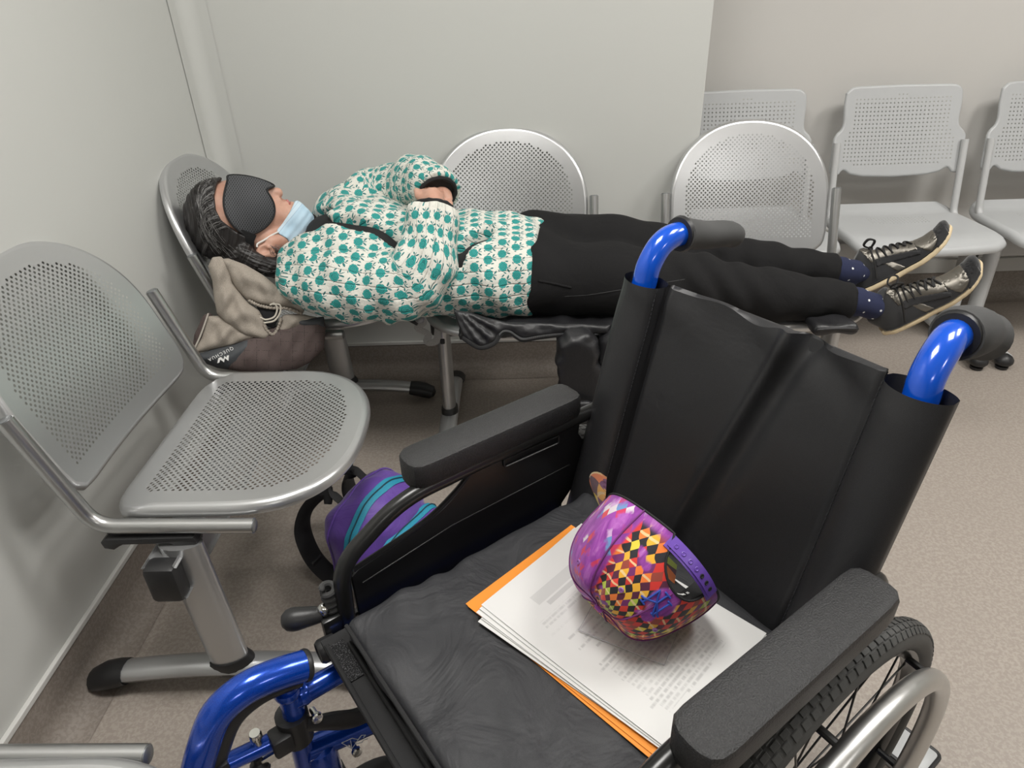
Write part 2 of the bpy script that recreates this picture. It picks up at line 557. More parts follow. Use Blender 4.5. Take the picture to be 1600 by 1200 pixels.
def perf_panel(outline, inset, pitch, rad, zf, stagger=True, nside=6, rim=.011, rimang=115, region=None, grid=.02, rowf=.5):
    """sheet with real holes; outline CCW list of (s,t); zf(s,t) height; returns G in (s,t,z)"""
    P = resample(outline, .012); N = onorm(P)
    I = P - N * inset
    lo, hi = I.min(0), I.max(0); C = []
    row = 0; y = lo[1]
    while y <= hi[1]:
        xs = np.arange(0, (hi[0] - lo[0]) / 2 + pitch, pitch); xs = np.r_[-xs[::-1][:-1], xs]
        if stagger and row % 2: xs = xs + pitch / 2
        C += [(x_, y) for x_ in xs]; y += pitch * (rowf if stagger else 1); row += 1
    C = np.array(C); C = C[inpoly(C, I)]
    if region is not None: C = C[[region(*q) for q in C]]
    pts = [Vector(p) for p in P]; edges = [(i, (i + 1) % len(P)) for i in range(len(P))]
    for c in C:
        b = len(pts)
        for k in range(nside):
            a = 2 * PI * (k + .5) / nside
            pts.append(Vector((c[0] + rad * math.cos(a), c[1] + rad * math.sin(a))))
        edges += [(b + k, b + (k + 1) % nside) for k in range(nside)]
    gx = np.arange(P[:, 0].min(), P[:, 0].max(), grid); gy = np.arange(P[:, 1].min(), P[:, 1].max(), grid)
    Q = np.array([(a, b) for a in gx for b in gy]); Q = Q[inpoly(Q, P - N * .006)]
    if len(C):
        keep = []
        for q in Q:
            keep.append(np.min(np.abs(C - q).max(1)) > pitch * .9)
        Q = Q[np.array(keep)]
    pts += [Vector(q) for q in Q]
    vo, eo, fo, *_ = delaunay_2d_cdt(pts, edges, [], 0, 1e-7)
    V = np.array([v[:] for v in vo]); F = np.array([f for f in fo if len(f) == 3])
    ce = V[F].mean(1); ok = inpoly(ce, P)
    if len(C):
        # hole test through a hash of centres
        hsh = {}
        for c in C: hsh.setdefault((int(c[0] // pitch), int(c[1] // pitch)), []).append(c)
        r2 = (rad * .80) ** 2
        for i, q in enumerate(ce):
            if not ok[i]: continue
            a, b = int(q[0] // pitch), int(q[1] // pitch)
            for da in (-1, 0, 1):
                for db in (-1, 0, 1):
                    for c in hsh.get((a + da, b + db), ()):
                        if (c[0] - q[0]) ** 2 + (c[1] - q[1]) ** 2 < r2: ok[i] = False
    F = F[ok]
    # consistent orientation (+z)
    A = V[F]; cr = (A[:, 1, 0] - A[:, 0, 0]) * (A[:, 2, 1] - A[:, 0, 1]) - (A[:, 2, 0] - A[:, 0, 0]) * (A[:, 1, 1] - A[:, 0, 1])
    F[cr < 0] = F[cr < 0][:, ::-1]
    g = G(); g.add([(p[0], p[1], zf(p[0], p[1])) for p in V], F)
    rows = []
    for k in range(7):
        a = math.radians(rimang) * k / 6
        R = P + N * rim * math.sin(a)
        rows.append([(R[i, 0], R[i, 1], zf(P[i, 0], P[i, 1]) - rim * (1 - math.cos(a))) for i in range(len(P))])
    rows = np.array(rows); rows = np.concatenate([rows, rows[:, :1]], 1)
    g.grid(rows, flip=True)
    return g

# ---- silver perforated bench; local frame: x along the row, y out of the wall (front), z up
SW = .266
out = []
for k in range(41):                       # dome of the backrest
    a = PI * k / 40
    q = superell(.238, .238, 2.15, a); out.append((q[0], .152 + q[1]))
out += [(-.237, .05), (-.231, .022), (-.212, .004), (-.18, 0), (.18, 0), (.212, .004), (.231, .022), (.237, .05)]
g_back = perf_panel(out, .034, .0136, .0031, lambda s_, t_: -.022 * (1 - (s_ / .25) ** 2) - .02 * max(0, t_ - .2) ** 2 * 8, rim=.012)
out = []
for k in range(41):                       # bow front of the seat
    a = PI * k / 40
    q = superell(.236, .204, 2.5, a); out.append((q[0], .200 + q[1]))
out += [(-.235, .06), (-.225, .02), (-.20, .004), (-.17, 0), (.17, 0), (.20, .004), (.225, .02), (.235, .06)]
def zseat(s_, t_):
    d = -.014 * (1 - min(1, (s_ / .235) ** 2)) * math.sin(min(PI, max(0, t_ / .40 * PI)))
    return d - .9 * max(0, t_ - .33) ** 2 - .25 * max(0, .06 - t_)
g_seat = perf_panel(out, .034, .0136, .0031, zseat, rim=.016, rimang=120)
TILT = math.radians(18)
# panel frames -> bench frame
M_back = Matrix.Translation((0, .150, .492)) @ Matrix(((1, 0, 0, 0), (0, -math.sin(TILT), math.cos(TILT), 0), (0, math.cos(TILT), math.sin(TILT), 0), (0, 0, 0, 1)))
M_seat = Matrix.Translation((0, .190, .462))
def flipx(g):
    g.f = [q[::-1] for q in g.f]; return g
g_back.xf(M_back); flipx(g_back)
g_seat.xf(M_seat)
MESH = {}
def shared(key, name, g, mat, parent, **kw):
    """object that reuses the mesh made the first time"""
    if key not in MESH:
        o = obj(name, g() if callable(g) else g, mat, parent, **kw); MESH[key] = o.data; return o
    o = bpy.data.objects.new(name, MESH[key]); COL.objects.link(o); o.parent = parent
    return o
def at(o, x, y=0, z=0): o.location = (x, y, z); return o
side_path = fillet([(0, .098, .668), (0, .168, .436), (0, .453, .4285)], .055, 8)
def bench_unit(root, cx):
    at(shared('mback', 'backrest', g_back, M_SILVER, root, sharp=60), cx)
    at(shared('mseat', 'seat', g_seat, M_SILVER, root, sharp=60), cx)
    for sg in (-1, 1):
        f_ = at(shared('mtube', 'side_frame', lambda: G().tube(side_path, .0140, 16), M_SILVER2, root), cx + sg * SW)
        e = shared('mcap', 'end_plug', lambda: G().lathe([(.0125, -.002), (.0125, .0012), (.010, .003), (0, .0035)], (0, .453, .4285), (0, 1, -.026), 16), M_DKMET, f_)
        e2 = shared('mcap2', 'top_plug', lambda: G().lathe([(.0125, -.002), (.0125, .0012), (.010, .003), (0, .0035)], (0, .098, .668), (0, -.29, .957), 16), M_DKMET, f_)
        # black clamp that carries the tube on the beam
        b = [(.185, .418), (.175, .410), (.178, .396), (.195, .392), (.207, .400), (.215, .404), (.30, .404), (.318, .392), (.345, .392), (.350, .408), (.345, .418)]
        at(shared('mclamp', 'clamp_bracket', lambda: G().prism([(p[0], p[1]) for p in b], .034, Matrix(((0, 0, 1, -.017), (1, 0, 0, 0), (0, 1, 0, 0), (0, 0, 0, 1))), .004), M_BLKPL, root), cx + sg * SW)
        # the bracket bar between clamp and seat
def bench_leg(root, lx, dy=0.0):
    """slanted oval column on an arched foot"""
    l_ = at(shared('mleg', 'leg', lambda: G().tube([(0, .315, .40), (0, .328, .06)], .040, 20, flat=(1.02, .52), upv=(0, 1, 0)), M_SILVER, root), lx, dy)
    shared('mcollar', 'collar', lambda: G().tube([(0, .3275, .085), (0, .329, .078), (0, .3305, .056), (0, .331, .046)], [.043, .048, .048, .044], 20, flat=(1.02, .56), upv=(0, 1, 0)), M_BLKPL, l_)
    pts = [(0, .330 + d, .061 - .30 * d * d) for d in np.linspace(-.245, .245, 15)]
    f_ = at(shared('mfoot', 'foot', lambda: G().tube(pts, .024, 12, flat=(.72, 1.15), upv=(0, 0, 1)), M_SILVER, root), lx, dy)
    for sg in (-1, 1):
        cp = [(0, .330 + sg * d, .061 - .30 * d * d - z_) for d, z_ in ((.225, .002), (.245, .003), (.275, .006), (.298, .012), (.305, .018))]
        shared('mfcap%d' % sg, 'foot_cap', lambda: G().tube(cp, [.027, .0295, .030, .026, .015], 14, flat=(.80, 1.12), upv=(0, 0, 1)), M_BLKPL, f_)
def silver_bench(label, loc, rz, units, beam, legs, dy=0.0):
    root = thing('waiting_bench', label, 'bench', loc, rz, 'silver perforated waiting benches')
    for u_ in units: bench_unit(root, u_)
    b0, b1 = beam
    bm_ = obj('beam', G().box(((b0 + b1) / 2, .290, .345), (b1 - b0, .052, .075), .006), M_SILVER, root)
    for q, sg in ((b0, -1), (b1, 1)):
        obj('beam_cap', G().box((q + sg * .004, .290, .345), (.040, .059, .082), .010), M_BLKPL, bm_)
    for l_ in legs: bench_leg(root, l_, dy)
    return root
# along the left wall (local x -> world -y ... faces +x):  rz = -90deg maps local y -> +x, local x -> -y
silver_bench('silver perforated steel bench along the left wall, its second seat under the sleeper\'s head', (WX, 1.19, 0), -PI / 2, [0.0, -.765], (.315, -1.0), [.275, -.845])
silver_bench('silver bench at the lower left edge, only the end of a seat tube in view', (WX, .236, 0), -PI / 2, [0.0], (-.20, .40), [.12])
# against the back wall: faces -y -> rz = 180
silver_bench('silver perforated steel bench against the back wall under the sleeper\'s torso and legs', (-.02, WY, 0), PI, [0.0, -.755], (.24, -1.02), [.21, -.97], .05)

# ---- light grey plastic beam seats in the recess; same local frame
out = [(.205, .285), (.190, .300), (.165, .303), (0, .306), (-.165, .303), (-.190, .300), (-.205, .285), (-.207, .24), (-.204, .19), (-.206, .17), (-.215, .155), (-.228, .145), (-.236, .13),
       (-.238, .08), (-.240, .02), (-.232, .006), (-.214, .010), (-.204, .026), (-.190, .028), (-.165, .012), (-.12, .003), (0, -.002), (.12, .003), (.165, .012), (.190, .028), (.204, .026), (.214, .010), (.232, .006), (.240, .02), (.238, .08),
       (.236, .13), (.228, .145), (.215, .155), (.206, .17), (.204, .19), (.207, .24)]
g_pback = perf_panel(out, .026, .0142, .0031, lambda s_, t_: -.018 * (1 - (s_ / .25) ** 2), stagger=False, nside=4, rim=.008, rimang=100, region=lambda s_, t_: t_ > .028)
out = [(-.20, 0), (.20, 0), (.225, .03), (.238, .12), (.244, .24), (.245, .335), (.238, .362), (.21, .380), (.14, .388), (0, .392), (-.14, .388), (-.21, .380), (-.238, .362), (-.245, .335), (-.244, .24), (-.238, .12), (-.225, .03)]
def zps(s_, t_): return -.012 * (1 - (s_ / .25) ** 2) * math.sin(min(PI, max(0, t_ / .36 * PI))) - 1.6 * max(0, t_ - .29) ** 2 + .02 * max(0, .06 - t_) / .06
g_pseat = perf_panel(out, .02, .013, .0024, zps, stagger=False, nside=4, rim=.020, rimang=125, region=lambda s_, t_: abs(s_) < .105 and .085 < t_ < .16)
T2 = math.radians(14)
M_pb = Matrix.Translation((0, .165, .585)) @ Matrix(((1, 0, 0, 0), (0, -math.sin(T2), math.cos(T2), 0), (0, math.cos(T2), math.sin(T2), 0), (0, 0, 0, 1)))
g_pback.xf(M_pb); flipx(g_pback); g_pseat.xf(Matrix.Translation((0, .135, .447)))
pside = fillet([(0, .145, .70), (0, .205, .43), (0, .46, .42)], .05, 8)
def grey_bench(label, loc, units, beam, legs):
    root = thing('plastic_waiting_bench', label, 'bench', loc, PI, 'light grey plastic beam seats')
    for u_ in units:
        at(shared('pback', 'backrest', g_pback, M_GREYPL, root, sharp=60), u_)
        at(shared('pseat', 'seat', g_pseat, M_GREYPL, root, sharp=60), u_)
        for sg in (-1, 1):
            at(shared('ptube', 'side_frame', lambda: G().tube(pside, .0125, 14), M_GREYTUBE, root), u_ + sg * .235)
        at(shared('pbr', 'seat_bracket', lambda: G().box((0, .28, .385), (.20, .10, .03), .006), M_BLKPL, root), u_)
    b0, b1 = beam
    bm_ = obj('beam', G().box(((b0 + b1) / 2, .28, .335), (abs(b1 - b0), .05, .07), .006), M_GREYTUBE, root)
    for q, sg in ((b0, -1), (b1, 1)):
        obj('beam_cap', G().box((q, .28, .335), (.012, .054, .074), .004), M_BLKPL, bm_)
    for l_ in legs:
        lg = at(shared('pleg', 'leg', lambda: G().tube([(0, .385, .40), (0, .395, .05)], .034, 16, flat=(1.0, .62), upv=(0, 1, 0)), M_GREYTUBE, root), l_)
        ft = at(shared('pfoot', 'foot', lambda: G().box((0, .36, .043), (.056, .54, .026), .009, rot=(math.radians(-1), 0, 0)), M_GREYTUBE, root), l_)
        for yy in (.10, .625):
            shared('pglide%d' % (yy * 1000), 'glide', lambda: G().lathe([(.019, .0), (.021, .004), (.021, .010), (.013, .013), (.013, .017), (.027, .020), (.031, .028), (.030, .038), (.022, .049), (.010, .056), (0, .058)], (0, yy, 0), seg=18), M_BLKPL, ft)
    return root
grey_bench('light grey two-seat plastic bench in the recess, left seat half hidden by the wall', (1.43, WF, 0), [0.0, .568], (-.25, .85), [-.215, .80])
grey_bench('light grey plastic bench cut off by the right edge of the photo', (1.995, WF, 0), [0.0, -.568], (.255, -.85), [.26, -.80])
# ================================================================== WHEELCHAIR  (local x = forward, y = sitter's left, z up)
WO, WA = (.2308, .7261, 0), 3.7729
t = MT('blue_metallic_paint', (.002, .055, .42), .22, .45, Coat_Weight=.6, Coat_Roughness=.06)
c = t.coord(); n = t.noise(c, 1500, 2)
t.color(t.mix(n.step(.45, .7), (.002, .045, .38), (.006, .10, .60))); M_BLUE = t.m
t = MT('handle_blue_gloss', (.003, .085, .60), .18, .1, Coat_Weight=.7, Coat_Roughness=.05); M_BLUEG = t.m
def fabric(name, base, rough, weave=1400, wr=9, wst=.25, wd=.004, sheen=.3):
    t = MT(name, base, rough)
    c = t.coord(); n1 = t.noise(c, weave, 2); n2 = t.noise(c, wr, 4, .55, .8)
    t.color(t.mix(n1.step(.35, .7), tuple(x * .75 for x in base), tuple(x * 1.3 for x in base)))
    t.bump(n2, wst, wd); t.bump(n1, .12, .0005)
    return t.m
M_SLING = fabric('black_nylon_sling', (.018, .018, .020), .45, wr=7, wst=.35, wd=.010)
M_CUSH = fabric('charcoal_cushion_cover', (.026, .0265, .030), .62, wr=11, wst=.6, wd=.014)
M_TAPE = fabric('black_webbing', (.012, .012, .013), .8, wr=60, wst=.2, wd=.001)
t = MT('velcro', (.008, .008, .009), .9); c = t.coord(); n = t.noise(c, 700, 3); t.color(t.mix(n.step(.5, .62), (.004, .004, .005), (.09, .09, .095))); t.bump(n, .9, .003); M_VELC = t.m
t = MT('pad_vinyl', (.020, .020, .021), .42); c = t.coord(); n = t.noise(c, 560, 3, .6); t.color(t.mix(n.step(.45, .7), (.016, .016, .017), (.034, .034, .035))); t.bump(n, .8, .0016); M_PAD = t.m
M_FOAM = noisy('grey_foam_grip', (.055, .055, .055), .85, var=.25, scale=18, bs=900, bst=.2).m
M_RUB = noisy('tyre_rubber', (.058, .058, .056), .62, var=.3, scale=25, bs=500).m
M_GUARD = MT('guard_plastic', (.010, .010, .011), .32).m
t = MT('brushed_aluminium', (.62, .62, .61), .36, 1.0); c = t.coord(); n = t.noise(t.map(c, (1, 1, 1)), 40, 4); t.roughn(n * .2 + .26); M_ALU = t.m
M_CHROME = MT('zinc_bolt', (.75, .75, .72), .18, 1.0).m
M_BLKMET = MT('black_coated_tube', (.012, .012, .012), .28).m

wc = thing('wheelchair', 'blue-framed folding wheelchair with black seat, papers and a cap lying on it', 'wheelchair', WO, WA)
def P3(v, u_, z): return (v, u_, z)
for sg in (-1, 1):                                         # -1 far (image left) side, +1 near side
    U_ = .204 * sg
    # back post
    bp = obj('back_post', G().tube([(.015, U_, .25), (.012, U_, .45), (0, U_, .51), (-.085, U_, .84)], .0165, 16), M_BLUE, wc)
    # push handle: separate bent tube
    dz_, du_ = (.014, -.010) if sg > 0 else (0, 0)
    hp = cat([(-.080, U_, .82), (-.096, U_, .862 - dz_ * .3), (-.105, U_ + du_ * .3, .893 - dz_ * .7), (-.128, U_ + du_ * .6, .919 - dz_), (-.160, U_ + du_, .926 - dz_), (-.200, U_ + du_, .917 - dz_), (-.24, U_ + du_, .906 - dz_)], 5)
    hb = obj('push_handle', G().tube(hp, .0185, 20), M_BLUEG, wc)
    ge = -.262 if sg > 0 else -.300
    gp = cat([(-.166, U_ + du_, .9255 - dz_), (-.185, U_ + du_, .922 - dz_), (-.225, U_ + du_, .911 - dz_), (ge + .02, U_ + du_, .901 - dz_), (ge, U_ + du_, .892 - dz_)], 5)
    n_ = len(gp)
    rr = [(.0285 if sg > 0 else .0265) - (.0 if sg > 0 else .006) * i / n_ + .0025 * math.sin(PI * i / (n_ - 1) * 2.2) * (1 if sg > 0 else 0) for i in range(n_)]
    rr[-1] *= .86
    gr = obj('foam_grip', G().tube(gp, rr, 22, flat=(1, 1) if sg > 0 else (.92, 1.05)), M_FOAM, hb)
    obj('grip_collar', G().tube([Vector(gp[0]) + Vector((.0022, 0, .0)), Vector(gp[0]) + Vector((-.004, 0, -.0004))], [.0255, .0275], 22), M_BLKPL, hb)
    # seat rail + end plug
    sr = obj('seat_rail', G().tube([(-.01, U_ * 1.0, .474), (.466, U_ * 1.03, .473)], .0135, 16), M_BLUE, wc)
    obj('rail_plug', G().lathe([(.0165, -.012), (.0175, .002), (.0175, .010), (.0145, .0145), (.0125, .0125), (0, .0125)], (.470, U_ * 1.07, .470), (1, 0, 0), 20), M_BLKPL, sr)
    # lower side frame
    fr = obj('side_rail', G().tube([(.535, U_, .43), (.0, U_, .43)], .0155, 16), M_BLUE, wc)
    obj('front_post', G().tube([(.535, U_, .465), (.545, U_, .26)], .0155, 16), M_BLUE, wc)
    g = G()
    for (v_, z_) in ((.52, .433), (.538, .452)):
        g.lathe([(.0175, -.006), (.019, 0), (.0175, .006)], (v_, U_, z_), (1, 0, 0) if v_ < .53 else (0, 0, 1), 16)
    obj('weld', g, M_BLUE, fr)
    lo_ = obj('lower_rail', G().tube([(.54, U_, .315), (.40, U_ + .01 * sg, .262), (.05, U_ + .01 * sg, .20)], .0180, 16), M_BLUE, wc)
    obj('caster_housing', G().lathe([(0, .315), (.014, .314), (.022, .308), (.024, .30), (.024, .235), (.021, .225), (0, .224)], (.52, U_, 0), (0, 0, 1), 20), M_BLUE, wc)
    # legrest hanger
    hpth = cat([(.508, U_ - .006 * sg, .486), (.545, U_ - .006 * sg, .498), (.585, U_ - .006 * sg, .503), (.622, U_ - .006 * sg, .488), (.650, U_ - .006 * sg, .445), (.680, U_ - .006 * sg, .38), (.72, U_ - .006 * sg, .28), (.76, U_ - .006 * sg, .16)], 5)
    hg = obj('legrest_hanger', G().tube(hpth, .0205, 20), M_BLUE, wc)
    tdir = (Vector(hpth[0]) - Vector(hpth[2])).normalized()
    obj('hanger_plug', G().lathe([(.0212, -.003), (.0218, .001), (.0205, .004), (0, .0045)], hpth[0], tdir, 20), M_BLKPL, hg)
    ln = [Vector(q) + Vector((-.012, 0, -.024)) for q in hpth[3:28]]
    obj('hanger_lining', G().tube(ln, .011, 12, flat=(1, 1.4), upv=(0, 1, 0)), M_BLKPL, hg)
    # hanger swing arm and its clips
    sa = obj('swing_arm', G().tube([(.655, U_ - .004 * sg, .392), (.56, U_ - .004 * sg, .376)], .0125, 14), M_BLUE, wc)
    obj('arm_clip', G().box((.640, U_ - .004 * sg, .391), (.016, .034, .036), .004), M_BLKPL, sa)
    obj('pivot_clamp', G().tube([(.542, U_, .405), (.543, U_, .352)], .0225, 18).box((.565, U_ - .01 * sg, .378), (.028, .030, .034), .005), M_BLKPL, wc)
    obj('pin_plate', G().box((.575, U_ - .004 * sg, .352), (.045, .012, .016), .002), M_CHROME, sa)
    obj('thumb_screw', G().lathe([(.007, 0), (.0075, .003), (.006, .018), (.0085, .019), (.0085, .026), (.007, .029), (0, .029)], (.592, U_ - .004 * sg, .385), (0, 0, 1), 14), M_CHROME, sa)
    obj('release_knob', G().lathe([(0, 0), (.011, .001), (.014, .006), (.013, .014), (.006, .02), (.006, .03)], (.60, U_ - .004 * sg, .335), (0, 0, 1), 14), M_BLKPL, sa)
    # curved black release lever along the lower rail
    lv = cat([(.53, U_ + .012, .383), (.50, U_ + .016, .368), (.47, U_ + .014, .342), (.44, U_ + .012, .330), (.415, U_ + .010, .324), (.395, U_ + .010, .312)], 5)
    lev = obj('release_lever', G().tube(lv, [.009 + .004 * math.sin(PI * i / (len(lv) - 1)) for i in range(len(lv))], 10, flat=(.8, 1.3), upv=(0, 1, 0)).box((.402, U_ + .010, .318), (.03, .022, .02), .004), M_BLKPL, wc)
    for (v_, z_, d_) in ((.515, .395, (0, sg * -1, .3)), (.43, .330, (0, .2, 1)), (.475, .275, (0, 1, .2)), (.425, .262, (0, 1, .15)), (.535, .255, (0, 1, .1))):
        obj('bolt', G().lathe([(.0045, -.01), (.0045, .008), (.0078, .009), (.0078, .014), (.006, .016), (0, .0165)], (v_, U_ + .012, z_), d_, 12), M_CHROME, fr)
    # caster
    cf = obj('caster_fork', G().tube([(.52, U_, .225), (.515, U_, .205)], .012, 12).box((.505, U_ - .024, .15), (.028, .006, .12), .003).box((.505, U_ + .024, .15), (.028, .006, .12), .003).box((.507, U_, .206), (.034, .054, .010), .003), M_BLKMET, wc)
    tor = [(.475 + .075 * math.cos(a), U_, .095 + .075 * math.sin(a)) for a in np.linspace(0, 2 * PI, 33)[:-1]]
    cw = obj('caster_wheel', G().tube(tor, .0185, 12, closed=True, upv=(0, 1, 0)), M_RUB, wc)
    obj('caster_hub', G().lathe([(.012, -.016), (.014, -.016), (.018, -.008), (.058, -.009), (.058, .009), (.018, .008), (.014, .016), (.012, .016)], (.475, U_, .095), (0, 1, 0), 24), M_GREYPL, cw)
    # ---------------- armrest
    A_ = .254 * sg
    T_ = .236 * sg
    po = [(.304, -.021), (.308, -.012), (.309, 0), (.308, .012), (.304, .022), (.294, .0285), (.28, .030), (.03, .030), (.012, .0285), (.003, .022), (0, .012), (0, -.012), (.003, -.022), (.012, -.0285), (.03, -.030), (.28, -.030), (.294, -.0285)]
    g = G().prism([(p[0] - .004, p[1]) for p in po], .040, Matrix.Translation((0, A_ , .656)), .0065, 2)
    ap = obj('arm_pad', g, M_PAD, wc, sharp=30)
    obj('pad_base', G().prism([(p[0] * .985, p[1] * .93) for p in po], .012, Matrix.Translation((0, A_, .653)), .003), M_BLKPL, ap)
    apth = fillet([(-.074 + .012 * sg * -1, T_ * 1.0, .50), (-.066 + .012 * sg, T_ * 1.0, .650), (.19, T_, .651), (.325, T_, .648), (.425, T_, .585), (.436, T_, .40)], [0, .03, .2, .16, .07, 0], 7)
    at_ = obj('arm_tube', G().tube(apth, .0122, 14), M_BLKMET, wc)
    gpl = [(.205, .648), (.21, .640), (.225, .625), (.239, .615), (.262, .601), (.285, .592), (.345, .578), (.402, .568), (.414, .560), (.414, .46), (.065, .45), (.038, .485), (-.012, .535), (-.042, .56), (-.035, .585), (-.008, .605), (.0, .62), (-.004, .648)]
    Mg = Matrix(((1, 0, 0, 0), (0, 0, -1, T_ + .0035), (0, 1, 0, 0), (0, 0, 0, 1)))
    gu = obj('side_guard', G().prism(gpl, .007, Mg, .0018, 1), M_GUARD, wc, sharp=25)
    # raised lip along the cut-out, recessed slot and stiffening ridge
    lip = [(p[0], T_, p[1] + .001) for p in cat([(.205, .650), (.212, .637), (.239, .615), (.285, .592), (.345, .578), (.408, .5665)], 5)]
    obj('guard_lip', G().tube(lip, .0042, 8), M_GUARD, gu)
    sl = fillet([(.045, T_ - .006 * sg, .636), (.152, T_ - .006 * sg, .639), (.152, T_ - .006 * sg, .625), (.045, T_ - .006 * sg, .622), (.045, T_ - .006 * sg, .636)], .004, 3)
    obj('guard_slot', G().tube(sl, .0016, 6), M_BLKPL, gu)
    obj('guard_ridge', G().tube([(.02, T_ - .004 * sg, .565), (.25, T_ - .004 * sg, .562), (.40, T_ - .004 * sg, .54)], .0012, 8), M_GUARD, gu)
    # ---------------- brake
    B_ = .243 * sg
    bk = obj('brake', G().box((.452, B_ - .008 * sg, .478), (.030, .012, .055), .004).tube([(.448, B_, .495), (.458, B_ + .004 * sg, .503), (.465, B_ + .006 * sg, .503)], .006, 10), M_BLKMET, wc)
    obj('brake_knob', G().lathe([(.0095, 0), (.0115, .004), (.0148, .025), (.0165, .036), (.0165, .042), (.0145, .0495), (.0085, .0555), (0, .0575)], (.459, B_ + .005 * sg, .504), (.80, .36 * sg, .0), 20), M_BLKPL, bk)
    obj('bolt', G().lathe([(.004, -.004), (.0075, -.004), (.0085, 0), (.0085, .006), (.006, .010), (0, .011)], (.456, B_ + .002 * sg, .512), (.3, .5 * sg, .8), 12), M_CHROME, bk)
    hel = [(.440 - .0 + .0085 * math.cos(a) + .004, B_ + .004 * sg + .0085 * math.sin(a), .508 + a / (2 * PI) * .0105) for a in np.linspace(0, 2 * PI * 4, 64)]
    obj('brake_spring', G().tube(hel, .0044, 8, roundcap=True), M_FOAM, bk)
    obj('brake_shoe', G().tube([(.35, B_ + .02 * sg, .47), (.455, B_, .472)], .006, 8).tube([(.35, B_ + .00 * sg, .47), (.35, B_ + .045 * sg, .47)], .007, 10), M_BLKMET, bk)
    # ---------------- drive wheel
    V0, Y0, Z0, RW = .064, .268 * sg, .310, .305
    ring = lambda R, n, y=Y0: [(V0 + R * math.cos(a), y, Z0 + R * math.sin(a)) for a in np.linspace(0, 2 * PI, n + 1)[:-1]]
    ty = obj('drive_wheel_tyre', G().tube(ring(RW - .019, 72), .019, 14, closed=True, upv=(0, 1, 0)), M_RUB, wc)
    g = G()
    nb = 120
    for k in range(nb):
        a = 2 * PI * k / nb
        for row, (dy, ha) in enumerate(((-.011, 40), (-.004, 13), (.004, -13), (.011, -40))):
            a2 = a + (PI / nb if row in (1, 2) else 0)
            th = math.radians(90 - ha)      # position round the tyre section
            rr_ = RW - .019 + .0194 * math.sin(th); yy = Y0 - .0194 * math.cos(th)
            c_ = Vector((V0 + rr_ * math.cos(a2), yy, Z0 + rr_ * math.sin(a2)))
            er = Vector((math.cos(a2), 0, math.sin(a2))); et = Vector((-math.sin(a2), 0, math.cos(a2)))
            nn = er * math.sin(th) + Vector((0, -math.cos(th), 0)); bb = nn.cross(et)
            Mx = Matrix.Identity(4)
            for i in range(3): Mx[i][0] = et[i]; Mx[i][1] = bb[i]; Mx[i][2] = nn[i]; Mx[i][3] = c_[i]
            L_ = .0062 if row in (1, 2) else .0056; W_ = .0036 if row in (1, 2) else .0046
            g.add([(-L_, -W_, 0), (L_ * .8, -W_, 0), (L_, W_, 0), (-L_ * .8, W_, 0), (-L_ * .9, -W_ * .8, .0008), (L_ * .7, -W_ * .8, .0008), (L_ * .9, W_ * .8, .0008), (-L_ * .7, W_ * .8, .0008)],
                  [(4, 5, 6, 7), (0, 1, 5, 4), (1, 2, 6, 5), (2, 3, 7, 6), (3, 0, 4, 7)], M=Mx)
    obj('tread', g, M_RUB, ty, smooth=False, kind='stuff')
    prof = [(.272, -.010), (.2705, -.012), (.262, -.010), (.255, -.004), (.255, .004), (.262, .010), (.2705, .012), (.272, .010), (.266, .006), (.266, -.006), (.272, -.010)]
    rm = obj('wheel_rim', G().lathe(prof, (V0, Y0, Z0), (0, 1, 0), 64, caps=False), M_BLKMET, wc)
    hb_ = obj('hub', G().lathe([(0, -.034), (.010, -.034), (.012, -.030), (.022, -.028), (.022, -.022), (.013, -.018), (.013, .018), (.022, .022), (.022, .028), (.012, .030), (.010, .040), (0, .041)], (V0, Y0, Z0), (0, 1, 0), 24), M_BLKMET, wc)
    for k in range(24):
        a = 2 * PI * k / 24; sd = 1 if k % 2 else -1; tw = (.55 if (k // 2) % 2 else -.55)
        p0 = (V0 + .021 * math.cos(a + tw * 2), Y0 + .025 * sd, Z0 + .021 * math.sin(a + tw * 2)); p1 = (V0 + .257 * math.cos(a), Y0, Z0 + .257 * math.sin(a))
        obj('spoke', G().tube([p0, p1], .0014, 6), M_BLKMET, rm)
    YH = Y0 + .046 * sg
    hr = obj('hand_rim', G().tube(ring(.255, 80, YH), .0135, 16, closed=True, upv=(0, 1, 0)), M_ALU, wc)
    for k in range(6):
        a = 2 * PI * k / 6 + .35
        obj('rim_spacer', G().tube([(V0 + .258 * math.cos(a), Y0 + .006 * sg, Z0 + .258 * math.sin(a)), (V0 + .255 * math.cos(a), YH, Z0 + .255 * math.sin(a))], .0052, 10), M_BLKMET, hr)
    if sg == 1:
        pass
# emblem etched on the far-side lower rail: diamond with two squiggles
t = MT('etched_line', (.62, .64, .68), .4); M_ETCH = t.m
g = G()
Le = lambda a, b: (.478 - a, -.204 + .0195, .296 - a * .38 + b)
for pl in ([(-.014, .010), (-.002, -.012), (.010, .004), (.002, .012), (-.014, .010)], [(-.002, -.012), (-.001, .008)], [(.010, .004), (.016, .011), (.022, .008), (.018, .004)], [(.006, -.004), (.014, -.006), (.018, -.001), (.024, -.003)]):
    g.tube([Le(*p) for p in pl], .0006, 6)
obj('emblem', g, M_ETCH, bpy.data.objects['lower_rail'], label='thin engraved diamond emblem')
